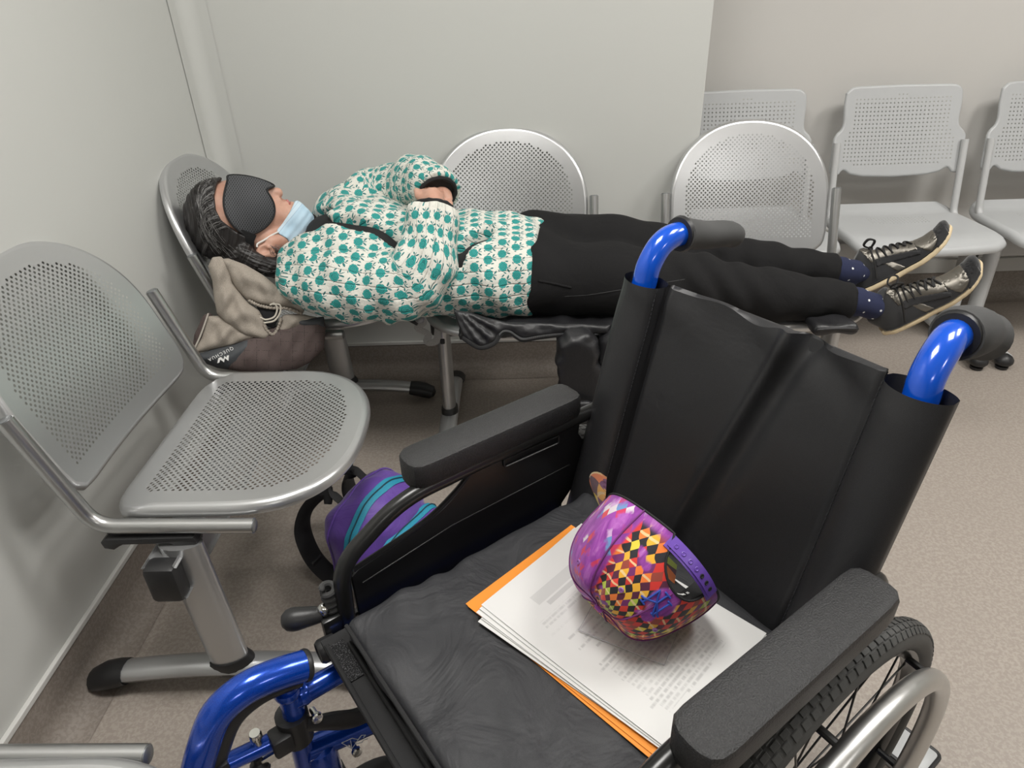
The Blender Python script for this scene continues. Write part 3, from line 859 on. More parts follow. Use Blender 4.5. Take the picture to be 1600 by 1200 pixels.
# folding cross brace under the seat
for sg in (-1, 1):
    cb = obj('cross_brace', G().tube([(.22 + .02 * sg, .204 * sg, .235), (.22 + .02 * sg, -.195 * sg, .455)], .0125, 12), M_BLUE, wc)
obj('axle_tube', G().tube([(.048, -.235, .31), (.048, -.19, .31)], .013, 12).tube([(.048, .19, .31), (.048, .235, .31)], .013, 12).tube([(.03, -.204, .26), (.03, -.204, .42)], .014, 12).tube([(.03, .204, .26), (.03, .204, .42)], .014, 12), M_BLKMET, wc)
# footplates at the end of the hangers
for sg in (-1, 1):
    fp = obj('footplate', G().box((.80, .115 * sg, .12), (.15, .13, .012), .005, rot=(0, math.radians(12), 0)).tube([(.76, .21 * sg, .165), (.775, .195 * sg, .13), (.78, .16 * sg, .122)], .011, 10), M_BLKPL, wc)

# ---------------- seat sling and cushion
g = G()
nu, nv = 33, 25
for face in (0,):
    P = np.zeros((nv, nu, 3))
    for i in range(nv):
        for j in range(nu):
            v_ = .0 + .478 * i / (nv - 1); u_ = -.216 + .432 * j / (nu - 1)
            z_ = .4935 - .010 * (1 - (u_ / .222) ** 2)
            P[i, j] = (v_, u_, z_)
    g.grid(P); Q = P.copy(); Q[..., 2] -= .006; g.grid(Q, flip=True)
    for e in (0, -1):
        g.grid(np.stack([P[e], Q[e]], 0), flip=(e == 0)); g.grid(np.stack([P[:, e], Q[:, e]], 0), flip=(e == -1))
sl_ = obj('seat_sling', g, M_TAPE, wc, sharp=40)
obj('front_welt', G().tube([(.474, -.205, .4915), (.475, -.1, .487), (.475, 0, .484), (.475, .1, .487), (.474, .205, .4915)], .0035, 8), M_TAPE, sl_)
g = G(); P = [[(v_, u_, .4955 - .010 * (1 - (u_ / .222) ** 2)) for u_ in np.linspace(-.200, -.135, 8)] for v_ in (.452, .456, .472)]
obj('velcro_strip', g.grid(P), M_VELC, sl_)
def fcush(X, Y, Z):
    w1 = .0031 * np.sin(31 * X + 9 * Y + 2.2 * np.sin(13 * Y + 1)) * np.sin(17 * Y + 6 * X) + .0024 * np.sin(70 * X - 44 * Y + 3 * np.sin(20 * X))
    edge = np.clip((X - .30) / .15, 0, 1) + np.clip((np.abs(Y) - .12) / .08, 0, 1) + .15
    d = rbox(X, Y, Z, (.226, 0, .5105), (.222, .199, .0215), .016)
    return d + w1 * np.clip(edge, 0, 1) + .004 * np.clip((X - .30) / .14, 0, 1) * (1 - np.clip(np.abs(Y) / .2, 0, 1))
v, f = snet(fcush, (-.01, -.212, .48), (.462, .212, .545), .0045)
v = lap(v, f, 2)
cu = obj('seat_cushion', G().add(v, f), M_CUSH, wc, sharp=0)
pp = [(.447, u_, .5285 - .003 * math.cos(u_ / .2 * 1.5)) for u_ in np.linspace(-.188, .188, 20)]
obj('piping', G().tube(pp, .0030, 8).tube([(q[0] + .001, q[1], q[2] - .033) for q in pp], .0030, 8), M_TAPE, cu)

# ---------------- backrest sling: closed section for every height
nt, nu = 60, 120
us = np.linspace(-.238, .238, nu)
def front(u_, t_):
    a = abs(u_)
    sag = -.026 * max(0, 1 - (u_ / .17) ** 2) * (.55 + .45 * t_)
    # long central fold, running down and towards the sitter's right
    fc = .030 - .085 * (1 - t_) ; d = u_ - fc
    fold = .012 * math.exp(-(d / .010) ** 2) * (.35 + .65 * t_) - .012 * math.exp(-((d - .026) / .016) ** 2) * (.3 + .7 * t_)
    wr = .0035 * math.sin(38 * u_ + 9 * t_ + 2 * math.sin(6 * t_)) * math.exp(-((t_ - .97) / .10) ** 2) + .003 * math.sin(22 * u_ - 12 * t_) * (1 - t_) ** 2
    wr += .0022 * math.sin(60 * u_ + 20 * t_) * math.exp(-((t_ - 1) / .06) ** 2)
    slv = 0
    if a > .160:
        q = (a - .201) / .039; slv = .025 * math.sqrt(max(0, 1 - q * q))
        sag *= .3; fold = 0; wr *= .5
    seam = -.007 * math.exp(-((a - .161) / .0035) ** 2)
    return sag + fold + wr + slv + seam
def back(u_, t_):
    a = abs(u_); b = -.012 + (-.026 * max(0, 1 - (u_ / .17) ** 2)) * (.55 + .45 * t_)
    if a > .160:
        q = (a - .201) / .039; b = -.012 * 0 - .019 * math.sqrt(max(0, 1 - q * q)) - .001
    return b
rows = []
for i in range(nt):
    t_ = i / (nt - 1)
    z_ = .470 + .402 * t_ ; vb = .012 - .110 * t_
    row = []
    for u_ in us:
        dz = -.010 * max(0, 1 - (u_ / .165) ** 2) * t_ ** 6 + (.006 * math.sin(u_ * 55) * math.exp(-(u_ / .12) ** 2) * t_ ** 12)
        row.append((vb + front(u_, t_), u_, z_ + dz))
    for u_ in us[::-1]:
        dz = -.010 * max(0, 1 - (u_ / .165) ** 2) * t_ ** 6
        row.append((vb + back(u_, t_), u_, z_ + dz))
    row.append(row[0]); rows.append(row)
g = G().grid(rows, flip=True)
# close the panel between the two sleeves at the top
P = np.array(rows[-1]); k0 = [i for i in range(nu) if abs(us[i]) < .163]
top = np.stack([P[k0], P[[2 * nu - 1 - i for i in k0]]], 0)
mid = top.mean(0); mid[:, 2] += .003
g.grid(np.stack([top[0], mid, top[1]], 0))
br = obj('backrest_sling', g, M_SLING, wc, sharp=60)
for sg in (-1, 1):
    st = [(.012 - .110 * t_ + front(.1665 * sg, t_) + .001, .1665 * sg, .470 + .402 * t_) for t_ in np.linspace(.02, .99, 60)]
    g = G()
    for k in range(0, 60):
        a_ = Vector(st[k]); d_ = Vector((-.104, 0, .372)).normalized() * .0021
        g.tube([a_ - d_, a_ + d_], .0008, 5)
    obj('stitching', g, M_CUSH, br, smooth=True, kind='stuff')
# ================================================================== PAPERS, FOLDER, CAP  (wheelchair frame)
MW = Matrix.Translation(WO) @ Matrix.Rotation(WA, 4, 'Z')
def wpt(v_, u_, z): return MW @ Vector((v_, u_, z))
t = MT('orange_card', (.80, .27, .025), .6); c = t.coord(); n = t.noise(c, 500, 2); t.bump(n, .08, .0005); M_ORANGE = t.m
t = MT('white_paper', (.66, .657, .645), .65); M_PAPER = t.m
def sheet(name, label, cat_, v_, u_, z, ang, hx, hy, mat, group=None, curl=0.0, n=14, notch=None, th=.0005, parent=None):
    """thin sheet: long axis along local x"""
    root = None
    g = G(); P = np.zeros((n, n, 3)); UV = np.zeros((n, n, 2))
    for i in range(n):
        for j in range(n):
            a, b = 2 * i / (n - 1) - 1, 2 * j / (n - 1) - 1
            P[i, j] = (a * hx, b * hy, curl * (max(0, -a - .3) ** 2 * .8 + max(0, b - .5) ** 2) + .0006 * math.sin(3 * a + 2 * b))
            UV[i, j] = ((a + 1) / 2, (b + 1) / 2)
    g.grid(P, UV + .0001)
    Q = P.copy(); Q[..., 2] -= th
    g.grid(Q, UV + .0001, flip=True)
    for e in (0, -1):
        g.grid(np.stack([P[e], Q[e]], 0), np.stack([UV[e], UV[e]], 0) + .0001); g.grid(np.stack([P[:, e], Q[:, e]], 0), np.stack([UV[:, e], UV[:, e]], 0) + .0001)
    o = obj(name, g, mat, sharp=30)
    o.matrix_world = MW @ Matrix.Translation((v_, u_, z)) @ Matrix.Rotation(ang, 4, 'Z')
    return setp(o, label, cat_, group)
# local x of a sheet = long axis e1; e1 points to the near side (image right/down): wheelchair +y with a slight turn
AN = math.radians(90 + 8)
ZS = .5342
setp(sheet('folder_cover', 'orange card folder lying on the wheelchair seat under the white papers', 'folder', .174, .031, ZS + .0008, AN, .163, .108, M_ORANGE, th=.0007))
sheet('folder_cover', 'orange card leaf slightly turned on top of the orange folder, below the papers', 'folder', .172, .034, ZS + .0022, AN + .022, .163, .1075, M_ORANGE, th=.0006)
# printed page material: blurred rows of text and grey blocks, flat print
t = MT('printed_paper', (.66, .657, .645), .6)
x, y, z = t.xyz(t.attr())
row = (x * 46.0); rid = row.floor(); rf = row.fract()
inrow = (rf - .5).abs().step(.46, .10)
rnd = t.white(t.vec(rid, 3.0, 1.0)); rnd2 = t.white(t.vec(rid, 8.0, 2.0)); 
wd_ = t.noise(t.vec(rid * 7.3, y * 42, 0.0), 1.0, 2)
words = wd_.step(.34, .56)
start = rnd2 * .35 + .10; end = rnd * .5 + .42
inx = y.gt(start) * y.lt(end)
empt = t.white(t.vec(rid, 21.0, 5.0)).gt(.22)
txt = inrow * words * inx * empt * x.step(.30, .42) * x.lt(.93) * .30
blk = x.gt(.13) * x.lt(.19) * y.gt(.25) * y.lt(.80) * .17
blk2 = x.gt(.20) * x.lt(.225) * y.gt(.3) * y.lt(.74) * .24
blk3 = x.gt(.255) * x.lt(.30) * y.gt(.15) * y.lt(.6) * inrow * words * .2
par = (x.gt(.62) * x.lt(.90) * y.gt(.18) * y.lt(.78)) * inrow * words * .20
ink = txt.max(blk).max(blk2).max(blk3).max(par)
t.color(t.mix(ink, (.66, .657, .645), (.07, .07, .08))); M_PRINT = t.m
specs = [(.170, .044, AN + .10, .151, .106, 'white sheet at the bottom of the paper pile, edge showing at the front'),
         (.168, .046, AN + .075, .150, .106, 'white sheet second from the bottom of the paper pile'),
         (.170, .038, AN + .060, .151, .106, 'white sheet in the middle of the paper pile, corner showing beside the right armrest'),
         (.166, .038, AN + .045, .150, .106, 'white sheet directly below the printed top page')]
for i, (v_, u_, a_, hx, hy, lb) in enumerate(specs):
    sheet('paper_sheet', lb, 'paper', v_, u_, ZS + .0040 + .0014 * i, a_, hx, hy, M_PAPER, 'papers on the wheelchair seat', curl=.002 + .001 * i)
top_page = sheet('paper_sheet', 'top white page with faint rows of printing, cap resting on it', 'paper', .163, .036, ZS + .0100, AN + .032, .149, .106, M_PRINT, 'papers on the wheelchair seat', curl=.004)
stp = obj('staple', G().tube([(-.003, .0, 0), (-.003, .0, .0006), (.009, .0, .0006), (.009, .0, 0)], .0004, 6), M_CHROME)
stp.parent = top_page; stp.location = (.062, .099, .0012); stp.rotation_euler = (0, 0, .25)
# clear plastic sleeve, partly under the cap
t = MT('clear_plastic', (.85, .85, .87), .12, Alpha=.16); M_CLEAR = t.m
cs = sheet('plastic_sleeve', 'small clear plastic wallet sticking out from under the cap', 'wallet', .158, .052, ZS + .0132, AN + .30, .056, .040, M_CLEAR, th=.0006)
obj('sleeve_edge', G().tube([(-.056, .040, 0), (.056, .040, 0), (.056, -.040, 0), (-.056, -.040, 0)], .0006, 6, closed=True), MT('clear_edge', (.8, .8, .82), .2, Transmission_Weight=.6).m, cs)

# ---------------- cap
t = MT('harlequin_print', (.5, .1, .4), .75, Sheen_Weight=.2)
x, y, z = t.xyz(t.attr())                     # x: angle round the cap (m), y: height on the panel (m)
dx, dy = .0135, .0150
wv = t.noise(t.vec(x * 30, y * 30, 0.0), 1.0, 2)
xa = x + (wv - .5) * .012; ya = y + (wv - .5) * .010
p = xa * (1 / dx) + ya * (1 / dy); q = xa * (1 / dx) - ya * (1 / dy)
pi_, qi_ = p.floor(), q.floor(); pf, qf = p.fract(), q.fract()
rn = t.white(t.vec(pi_, qi_, 0.0)); alt = (pi_ + qi_).mod(2.0)
zone = t.noise(t.vec(x * 16, y * 22, 3.0), 1.0, 2)
warm = t.ramp(rn, [(0, (.62, .03, .02)), (.25, (.78, .05, .03)), (.45, (.85, .20, .03)), (.62, (.82, .42, .03)), (.78, (.78, .60, .05)), (.9, (.45, .55, .06))], 'CONSTANT')
dark = t.ramp(t.white(t.vec(pi_, qi_, 7.0)), [(0, (.012, .01, .015)), (.35, (.09, .01, .04)), (.6, (.17, .02, .14)), (.8, (.30, .05, .03))], 'CONSTANT')
dia = t.mix(alt.gt(.5), warm, dark)
# pale slivers between the diamonds
sl = (pf - qf).abs().lt(.16) * alt.lt(.5) * t.white(t.vec(pi_, qi_, 5.0)).gt(.5)
dia = t.mix(sl * .8, dia, (.80, .62, .33))
purple = t.ramp(t.noise(t.vec(x * 55, y * 18, 1.0), 1.0, 4, .6, 1.5), [(.25, (.13, .012, .17)), (.5, (.30, .045, .36)), (.66, (.42, .12, .46)), (.8, (.70, .50, .72))])
leftp = t.ramp(rn, [(0, (.30, .045, .36)), (.35, (.24, .03, .30)), (.52, (.55, .03, .10)), (.66, (.62, .06, .08)), (.76, (.13, .26, .50)), (.84, (.52, .33, .55)), (.93, (.62, .55, .60))], 'CONSTANT')
leftm = t.mix(t.noise(t.vec(x * 40, y * 40, 9.0), 1.0, 3).step(.42, .55), leftp, purple)
isleft = x.step(.086, .090)
pz = zone.step(.61, .65).max(y.step(.012, .004))
pd = ((x + .004) * (x + .004) + (y - .050) * (y - .050)).sqrt() + (wv - .5) * .02
pk_ = (pd * -1.0).step(-.021, -.016)
c2 = t.mix(pz.max(pk_), dia, purple)
t.color(t.mix(isleft, c2, leftm))
t.bump(t.noise(t.coord(), 1600, 2), .15, .0005); M_HARL = t.m
M_CAPIN = fabric('cap_lining_black', (.012, .012, .013), .8)
M_STRAP = MT('purple_snap_strap', (.155, .075, .42), .35).m
M_EMB = MT('blue_embroidery', (.02, .06, .36), .6).m
Acap = Vector((.922, .001, -.386)).normalized()
Bk = Vector((.14, .84, .53)); Bk = (Bk - Acap * Bk.dot(Acap)).normalized()
Scap = Acap.cross(Bk).normalized()             # to the right when looking at the back with the crown up
CC = Vector((.100, .034, .632))
RB, RS, HC = .098, .088, .118                  # half length (front-back), half width, height
AR = .47                                       # half angle of the rear arch
cap = thing('cap', 'colourful harlequin-print baseball cap with purple snap strap on the papers', 'cap', tuple(wpt(.12, .05, ZS + .011)), WA)
CB = Vector((.12, .05, ZS + .011))
def cappt(th, s_, off=0.0):
    """th: angle from the back; s_: 0 rim .. 1 crown top"""
    h0 = 0.0
    if abs(th) < AR: h0 = .23 * math.sqrt(max(0, 1 - (th / AR) ** 2))
    hh = h0 + (1 - h0) * s_
    a = hh * PI / 2
    r_ = max(0, math.cos(a)) ** .72; z_ = math.sin(a) ** .92
    # soft dents
    d = -.010 * math.exp(-((th - 0.86) / .12) ** 2) * math.sin(min(PI, hh * PI * 1.05)) + .006 * math.exp(-((th - 1.25) / .25) ** 2) * math.sin(hh * PI)
    d += -.012 * math.exp(-((hh - .93) / .16) ** 2)
    d += .0022 * math.sin(5 * th + 9 * hh) * (1 - hh)
    R_ = Bk * (math.cos(th) * (RB + d + off) * r_) + Scap * (math.sin(th) * (RS + d + off) * r_) + Acap * ((HC + off) * z_ + d * hh)
    p_ = CC + R_
    zmin = ZS + .0135 + (0 if off >= 0 else .002)
    if p_.z < zmin + .02:                      # the cloth settles where it lies on the paper
        k = (zmin + .02 - p_.z); p_.z = zmin + .02 * math.exp(-k / .02)
        p_ += Vector((.12 * k, .10 * k, 0))
    return p_, (th * .093, hh * .15)
NT, NS = 96, 26
P = []; UV = []
for i in range(NT + 1):
    th = -PI + 2 * PI * i / NT; a = []; b = []
    for j in range(NS):
        p_, uv = cappt(th, (j / (NS - 1)) ** .9 * .999); a.append(p_ - CB); b.append(uv)
    P.append(a); UV.append(b)
g = G().grid([[tuple(q) for q in a] for a in P], UV, flip=True)
crown = obj('crown', g, M_HARL, cap, sharp=0)
P = [[tuple(cappt(-PI + 2 * PI * i / 64, j / 13 * .999, -.0025)[0] - CB) for j in range(14)] for i in range(65)]
obj('lining', G().grid(P), M_CAPIN, cap, sharp=0)
# sweatband rim edge, seams, eyelets, button
rim = [tuple(cappt(-PI + 2 * PI * i / 96, 0)[0] - CB) for i in range(96)]
obj('rim_binding', G().tube(rim, .0016, 6, closed=True), M_CAPIN, cap)
g = G()
for th in (-.98, 0.0, 1.02, 2.1, -2.1, PI):
    s0 = 0 if abs(th) > AR else 0.02
    g.tube([tuple(cappt(th, s_, .0006)[0] - CB) for s_ in np.linspace(s0, .99, 30)], .0010, 6)
obj('panel_seam', g, MT('seam_thread', (.16, .03, .16), .8).m, crown)
for th, s_ in ((-.45, .45), (.50, .50), (1.45, .55), (-1.5, .55)):
    p_, _ = cappt(th, s_, .0008); p2, _ = cappt(th, s_, .02)
    obj('eyelet', G().lathe([(.0012, 0), (.0014, .0008), (.0030, .0008), (.0036, -.0006)], p_ - CB, p2 - p_, 14), MT('eyelet_thread', (.30, .12, .38), .6).m, crown)
p_, _ = cappt(0, .999, 0); obj('crown_button', G().lathe([(.006, -.002), (.006, .002), (.004, .004), (0, .0046)], p_ - CB, Acap, 16), M_HARL, crown)
# snap strap across the arch
def rimpt(th, off=0.0, h=0.0):
    return CC + Bk * (math.cos(th) * (RB + off)) + Scap * (math.sin(th) * (RS + off)) + Acap * h
ths = np.linspace(-AR * 1.12, AR * 1.12, 22)
P = []
for off, hh in ((.0012, .001), (.0012, .019), (-.0008, .019), (-.0008, .001), (.0012, .001)):
    P.append([tuple(rimpt(a, off, hh) - CB) for a in ths])
st = obj('snap_strap', G().grid(P), M_STRAP, cap, sharp=30)
ths2 = np.linspace(-AR * .95, AR * 1.05, 16)
P = []
ov = []
for off, hh in ((.0030, .004), (.0030, .016), (.0012, .016), (.0012, .004), (.0030, .004)):
    P.append([tuple(rimpt(a, off, hh) - CB) for a in ths2])
obj('strap_tongue', G().grid(P), M_STRAP, st, sharp=30)
for a in np.linspace(-AR * .72, AR * .86, 7):
    q = rimpt(a, .0031, .010); q2 = rimpt(a, .02, .010)
    obj('snap_hole', G().lathe([(.0013, .0002), (.0022, .0009), (.0030, .0003)], q - CB, q2 - q, 14), M_CAPIN if a < 0 else M_STRAP, st)
# black sweatband turned in behind the arch, with small white printed marks
M_WHT = MT('white_print', (.85, .85, .83), .6).m
P = []
for th in np.linspace(-AR * 1.02, AR * 1.02, 25):
    q = cappt(th, 0, -.001)[0]; inn = (CC + Acap * (q - CC).dot(Acap) - q).normalized()
    P.append([tuple(q + inn * w_ - CB + Vector((0, 0, -.004 * w_ / .02))) for w_ in (0, .008, .016, .024)])
obj('sweatband', G().grid(P), M_CAPIN, cap, sharp=0)
g = G()
for th, w_, ln in ((-.22, .011, .010), (-.29, .011, .006), (-.36, .0115, .004)):
    q = cappt(th, 0, -.001)[0]; inn = (CC + Acap * (q - CC).dot(Acap) - q).normalized(); q2 = cappt(th - .02, 0, -.001)[0]
    e1 = (q2 - q).normalized(); e2 = (inn - e1 * inn.dot(e1)).normalized(); n_ = e1.cross(e2)
    if n_.dot(Vector((.52, .47, .71))) < 0: n_ = -n_
    c_ = q + inn * w_ - CB + n_ * .002
    g.prism([(-ln / 2, -.0015), (ln / 2, -.001), (ln / 3, .0025), (0, .0012), (-ln / 3, .002)], .0004, Matrix([[e1[k], e2[k], n_[k], c_[k]] for k in range(3)] + [[0, 0, 0, 1]]))
obj('white_print', g, M_WHT, cap, label='small white printed mark inside the cap')
# embroidered interlocking letter emblem, laid on the cloth
dense = np.array([tuple(cappt(th, s_, .0012)[0] - CB) for th in np.linspace(-1.0, 1.2, 111) for s_ in np.linspace(0, .95, 70)])
E_P = Vector((.1804, .1057, .6498)) - CB
k_ = int(np.argmin(np.linalg.norm(dense - np.array(E_P), axis=1))); E_P = Vector(dense[k_])
E_N = (E_P + CB - (CC + Acap * .03)).normalized()
E_2 = (Acap - E_N * Acap.dot(E_N)).normalized(); E_1 = E_2.cross(E_N)
def emb(pts):
    out = []
    for (a, b) in pts:
        q = np.array(E_P + E_1 * a + E_2 * b); r_ = dense - q; n_ = np.array(E_N)
        pr = r_ @ n_; d_ = np.linalg.norm(r_ - pr[:, None] * n_, axis=1); d_[pr < -.03] = 9
        out.append(tuple(q + n_ * pr[int(np.argmin(d_))]))
    for _ in range(2): out = [out[0]] + [tuple((np.array(out[i - 1]) + 2 * np.array(out[i]) + np.array(out[i + 1])) / 4) for i in range(1, len(out) - 1)] + [out[-1]]
    return out
dens = lambda pl: [(pl[i][0] + (pl[i + 1][0] - pl[i][0]) * t_, pl[i][1] + (pl[i + 1][1] - pl[i][1]) * t_) for i in range(len(pl) - 1) for t_ in np.linspace(0, 1, 6)]
g = G()
for pl in ([(-.0095, -.012), (-.0095, .012)], [(-.0095, .012), (.0095, -.012)], [(.0095, -.012), (.0095, .012)],                               # N
           [(-.013, .008), (0, -.001)], [(.013, .008), (0, -.001)], [(0, -.001), (0, -.016)],                                                   # Y
           [(-.0125, -.012), (-.0065, -.012)], [(-.0125, .012), (-.0075, .012)], [(.0065, .012), (.0125, .012)], [(-.0155, .0085), (-.0105, .0075)], [(.0155, .0085), (.0105, .0075)], [(-.004, -.016), (.004, -.016)]):
    g.tube(emb(dens(pl)), .0013, 8, roundcap=True)
obj('embroidered_emblem', g, M_EMB, crown, label='blue interlocking letter emblem')
# visor, lying away from the camera, curled
P = []; Q = []
D_ = Vector((-.30, -.86, -.10)).normalized()
for i in range(25):
    th = PI + (-1.15 + 2.3 * i / 24)
    r0_ = cappt(((th + PI) % (2 * PI)) - PI, 0.02)[0]; k = max(0, math.cos((th - PI) / 1.15 * PI / 2)) ** .7
    a = []; b = []
    for j in range(7):
        q = r0_ + D_ * (.070 * k * j / 6) + Vector((0, 0, 1)) * (.020 * (math.sin((th - PI) * 1.3) ** 2) * j / 6 + .035 * (j / 6) ** 2 * .5)
        q.z = max(q.z, ZS + .014)
        a.append(tuple(q - CB)); b.append(tuple(q - CB - Vector((0, 0, .003))))
    P.append(a); Q.append(b)
g = G().grid(P, [[(-.07 - .002 * i, .004 * j + .02) for j in range(7)] for i in range(25)]).grid(Q, [[(-.07 - .002 * i, .004 * j + .02) for j in range(7)] for i in range(25)], flip=True)
g.grid([[P[i][6], Q[i][6]] for i in range(25)], [[(-.07, .03)] * 2] * 25)
obj('visor', g, M_HARL, cap, sharp=40)

# ================================================================== BACKPACK on the floor
t = MT('purple_nylon', (.115, .045, .33), .5, Sheen_Weight=.25); c = t.coord(); n = t.noise(c, 14, 4, .55, 1.0); n2 = t.noise(c, 900, 2)
t.color(t.mix(n, (.085, .032, .26), (.15, .065, .40))); t.bump(n, .55, .008); t.bump(n2, .12, .0005); M_PURP = t.m
M_TEAL = fabric('teal_zip_tape', (.02, .27, .40), .6, wst=.1)
M_BLKST = fabric('black_strap_webbing', (.014, .014, .015), .75, weave=900, wst=.15)
BPc = Vector((-.345, 1.215, .150)); bph = math.atan2(-.48, .88)
bp = thing('backpack', 'small purple backpack with teal zips standing on the floor behind the wheelchair armrest', 'backpack', (BPc.x, BPc.y, 0), bph)
ZB = .134
# local frame: x = front (pockets), y = across, z up, origin on the floor
def fbody(X, Y, Z):
    lean = .10 * (Z - ZB)
    d = rbox(X + lean, Y, Z, (0, 0, ZB), (.082, .128, .124), .078)
    d = smin(d, ell(X + lean, Y, Z, (.01, 0, ZB + .02), (.088, .126, .124)), .02)
    d += .0035 * np.sin(34 * Y + 18 * Z + 2 * np.sin(24 * X)) * np.sin(22 * Z + 3) + .0016 * np.sin(75 * Y - 50 * X + 3 * np.sin(30 * Z))
    return d
def fpock(X, Y, Z):
    lean = .10 * (Z - ZB)
    d = rbox(X + lean, Y, Z, (.082, 0, .100), (.052, .108, .092), .046)
    return d + .0030 * np.sin(40 * Y + 30 * Z) + .0018 * np.sin(90 * Z + 20 * Y)
v, f = snet(fbody, (-.12, -.15, -.005), (.12, .15, .32), .007); v = lap(v, f, 1); v[:, 2] = np.maximum(v[:, 2], .002)
body = obj('main_compartment', G().add(v, f), M_PURP, bp, sharp=0)
v, f = snet(fpock, (0, -.13, 0), (.17, .13, .25), .007); v = lap(v, f, 1); v[:, 2] = np.maximum(v[:, 2], .002)
pock = obj('front_pocket', G().add(v, f), M_PURP, bp, sharp=0)
def surf_ray(fn, o, d, tmax=.3):
    ts = np.linspace(0, tmax, 400); o = np.array(o); d = np.array(d) / np.linalg.norm(d)
    q = o + ts[:, None] * d; val = fn(q[:, 0], q[:, 1], q[:, 2])
    i = np.argmax(val > 0); return q[i]
def band(fn, xc, zc, wdt, a0, a1, n=60, lift=.0025):
    """ribbon that follows the surface over the top in the plane x = xc"""
    L_ = []; R_ = []; Mi = []
    for a in np.linspace(a0, a1, n):
        d = (0, math.cos(a), math.sin(a))
        for lst, xo in ((L_, -wdt), (Mi, 0), (R_, wdt)):
            lean = 0
            p_ = surf_ray(fn, (xc + xo, 0, zc), d); p_ = p_ + np.array(d) * lift; lst.append(p_)
    return np.array(L_), np.array(Mi), np.array(R_)
for fn, par, xc, zc, a0, a1, nm in ((fbody, body, .022, .134, -.5, PI + .5, 'zip'), (fpock, pock, .090, .098, -.5, PI + .5, 'pocket_zip')):
    A, B, Cc = band(fn, xc, zc, .0115, a0, a1)
    g = G().grid(np.stack([A, B + (B - [xc, 0, zc]) * .006, Cc], 1))
    zt = obj(nm, g, M_TEAL, par, sharp=0)
    g = G().tube(B + (B - [xc, 0, zc]) * .016, .0016, 6); obj('zip_coil', g, MT('zip_dark', (.015, .05, .075), .5).m, zt)
    for s_ in (A, Cc):
        pass
A, B, Cc = band(fbody, -.035, .134, .001, -.4, PI + .4); obj('piping', G().tube(B, .0022, 6), M_PURP, body)
A, B, Cc = band(fpock, .105, .098, .001, -.4, PI + .4); obj('piping', G().tube(B, .0022, 6), M_PURP, pock)
# shoulder straps and haul loop on the back panel (x < 0)
for sy in (-1, 1):
    pth = cat([(-.085, .045 * sy, .250), (-.115, .055 * sy, .245), (-.150, .075 * sy, .200), (-.165, .085 * sy, .14), (-.145, .09 * sy, .07), (-.105, .085 * sy, .022), (-.075, .075 * sy, .018)], 8)
    w_ = [.020 + .006 * math.sin(PI * i / (len(pth) - 1)) for i in range(len(pth))]
    s_ = obj('shoulder_strap', G().tube(pth, w_, 12, flat=(.22, 1.0), upv=(1, 0, 0.3)), M_BLKST, bp)
    obj('strap_adjuster', G().box(pth[34], (.010, .034, .022), .003), M_BLKPL, s_)
hl = cat([(-.060, -.045, .242), (-.092, -.040, .262), (-.112, 0, .268), (-.092, .040, .262), (-.060, .045, .242)], 8)
obj('haul_loop', G().tube(hl, .011, 10, flat=(.2, 1.0), upv=(1, 0, 0)), M_BLKST, bp)
# ================================================================== SOFT GOODS
def inflate(poly, front, back, M, edge=.02, grid=.008, wr=None, power=.5, uvs=1.0):
    """cushion-like closed solid from a 2-D outline (metres): front(d), back(d) bulge with the distance d to the edge"""
    P = resample(poly, grid * .8); N = onorm(P)
    gx = np.arange(P[:, 0].min(), P[:, 0].max(), grid); gy = np.arange(P[:, 1].min(), P[:, 1].max(), grid)
    Q = np.array([(a + (grid / 2 if j % 2 else 0), b) for a in gx for j, b in enumerate(gy)]); Q = Q[inpoly(Q, P - N * grid * .6)]
    for k in (.18, .45): 
        R = P - N * grid * k; Q = np.vstack([Q, R[inpoly(R, P)]])
    pts = [Vector(p) for p in P] + [Vector(q) for q in Q]
    vo, eo, fo, *_ = delaunay_2d_cdt(pts, [(i, (i + 1) % len(P)) for i in range(len(P))], [], 0, 1e-7)
    V = np.array([v[:] for v in vo]); F = np.array([f for f in fo if len(f) == 3])
    F = F[inpoly(V[F].mean(1), P)]
    A = V[F]; cr = (A[:, 1, 0] - A[:, 0, 0]) * (A[:, 2, 1] - A[:, 0, 1]) - (A[:, 2, 0] - A[:, 0, 0]) * (A[:, 1, 1] - A[:, 0, 1])
    F[cr < 0] = F[cr < 0][:, ::-1]
    a = P; b = np.roll(P, -1, 0); d = np.full(len(V), 9.)
    for i in range(len(a)):
        e = b[i] - a[i]; t_ = np.clip(((V - a[i]) @ e) / (e @ e), 0, 1); d = np.minimum(d, np.linalg.norm(V - a[i] - t_[:, None] * e, axis=1))
    k = np.clip(d / edge, 0, 1); k = (1 - (1 - k) ** 2) ** power
    w_ = np.zeros(len(V)) if wr is None else wr(V[:, 0], V[:, 1]) * np.clip(d / edge, 0, 1)
    zf = front * k + w_; zb = -back * k
    g = G()
    uv = V * uvs + .001
    g.add([tuple(M @ Vector((V[i, 0], V[i, 1], zf[i]))) for i in range(len(V))], F, uv)
    g.add([tuple(M @ Vector((V[i, 0], V[i, 1], zb[i]))) for i in range(len(V))], F[:, ::-1], uv)
    # weld the rim
    n0 = len(V); rimset = np.where(d < 1e-6)[0]; mp = {n0 + i: i for i in rimset}
    g.f = [tuple(mp.get(i, i) for i in q) for q in g.f]
    return g
def frame(o, a, b, w):
    return Matrix([[a[k], b[k], w[k], o[k]] for k in range(3)] + [[0, 0, 0, 1]])

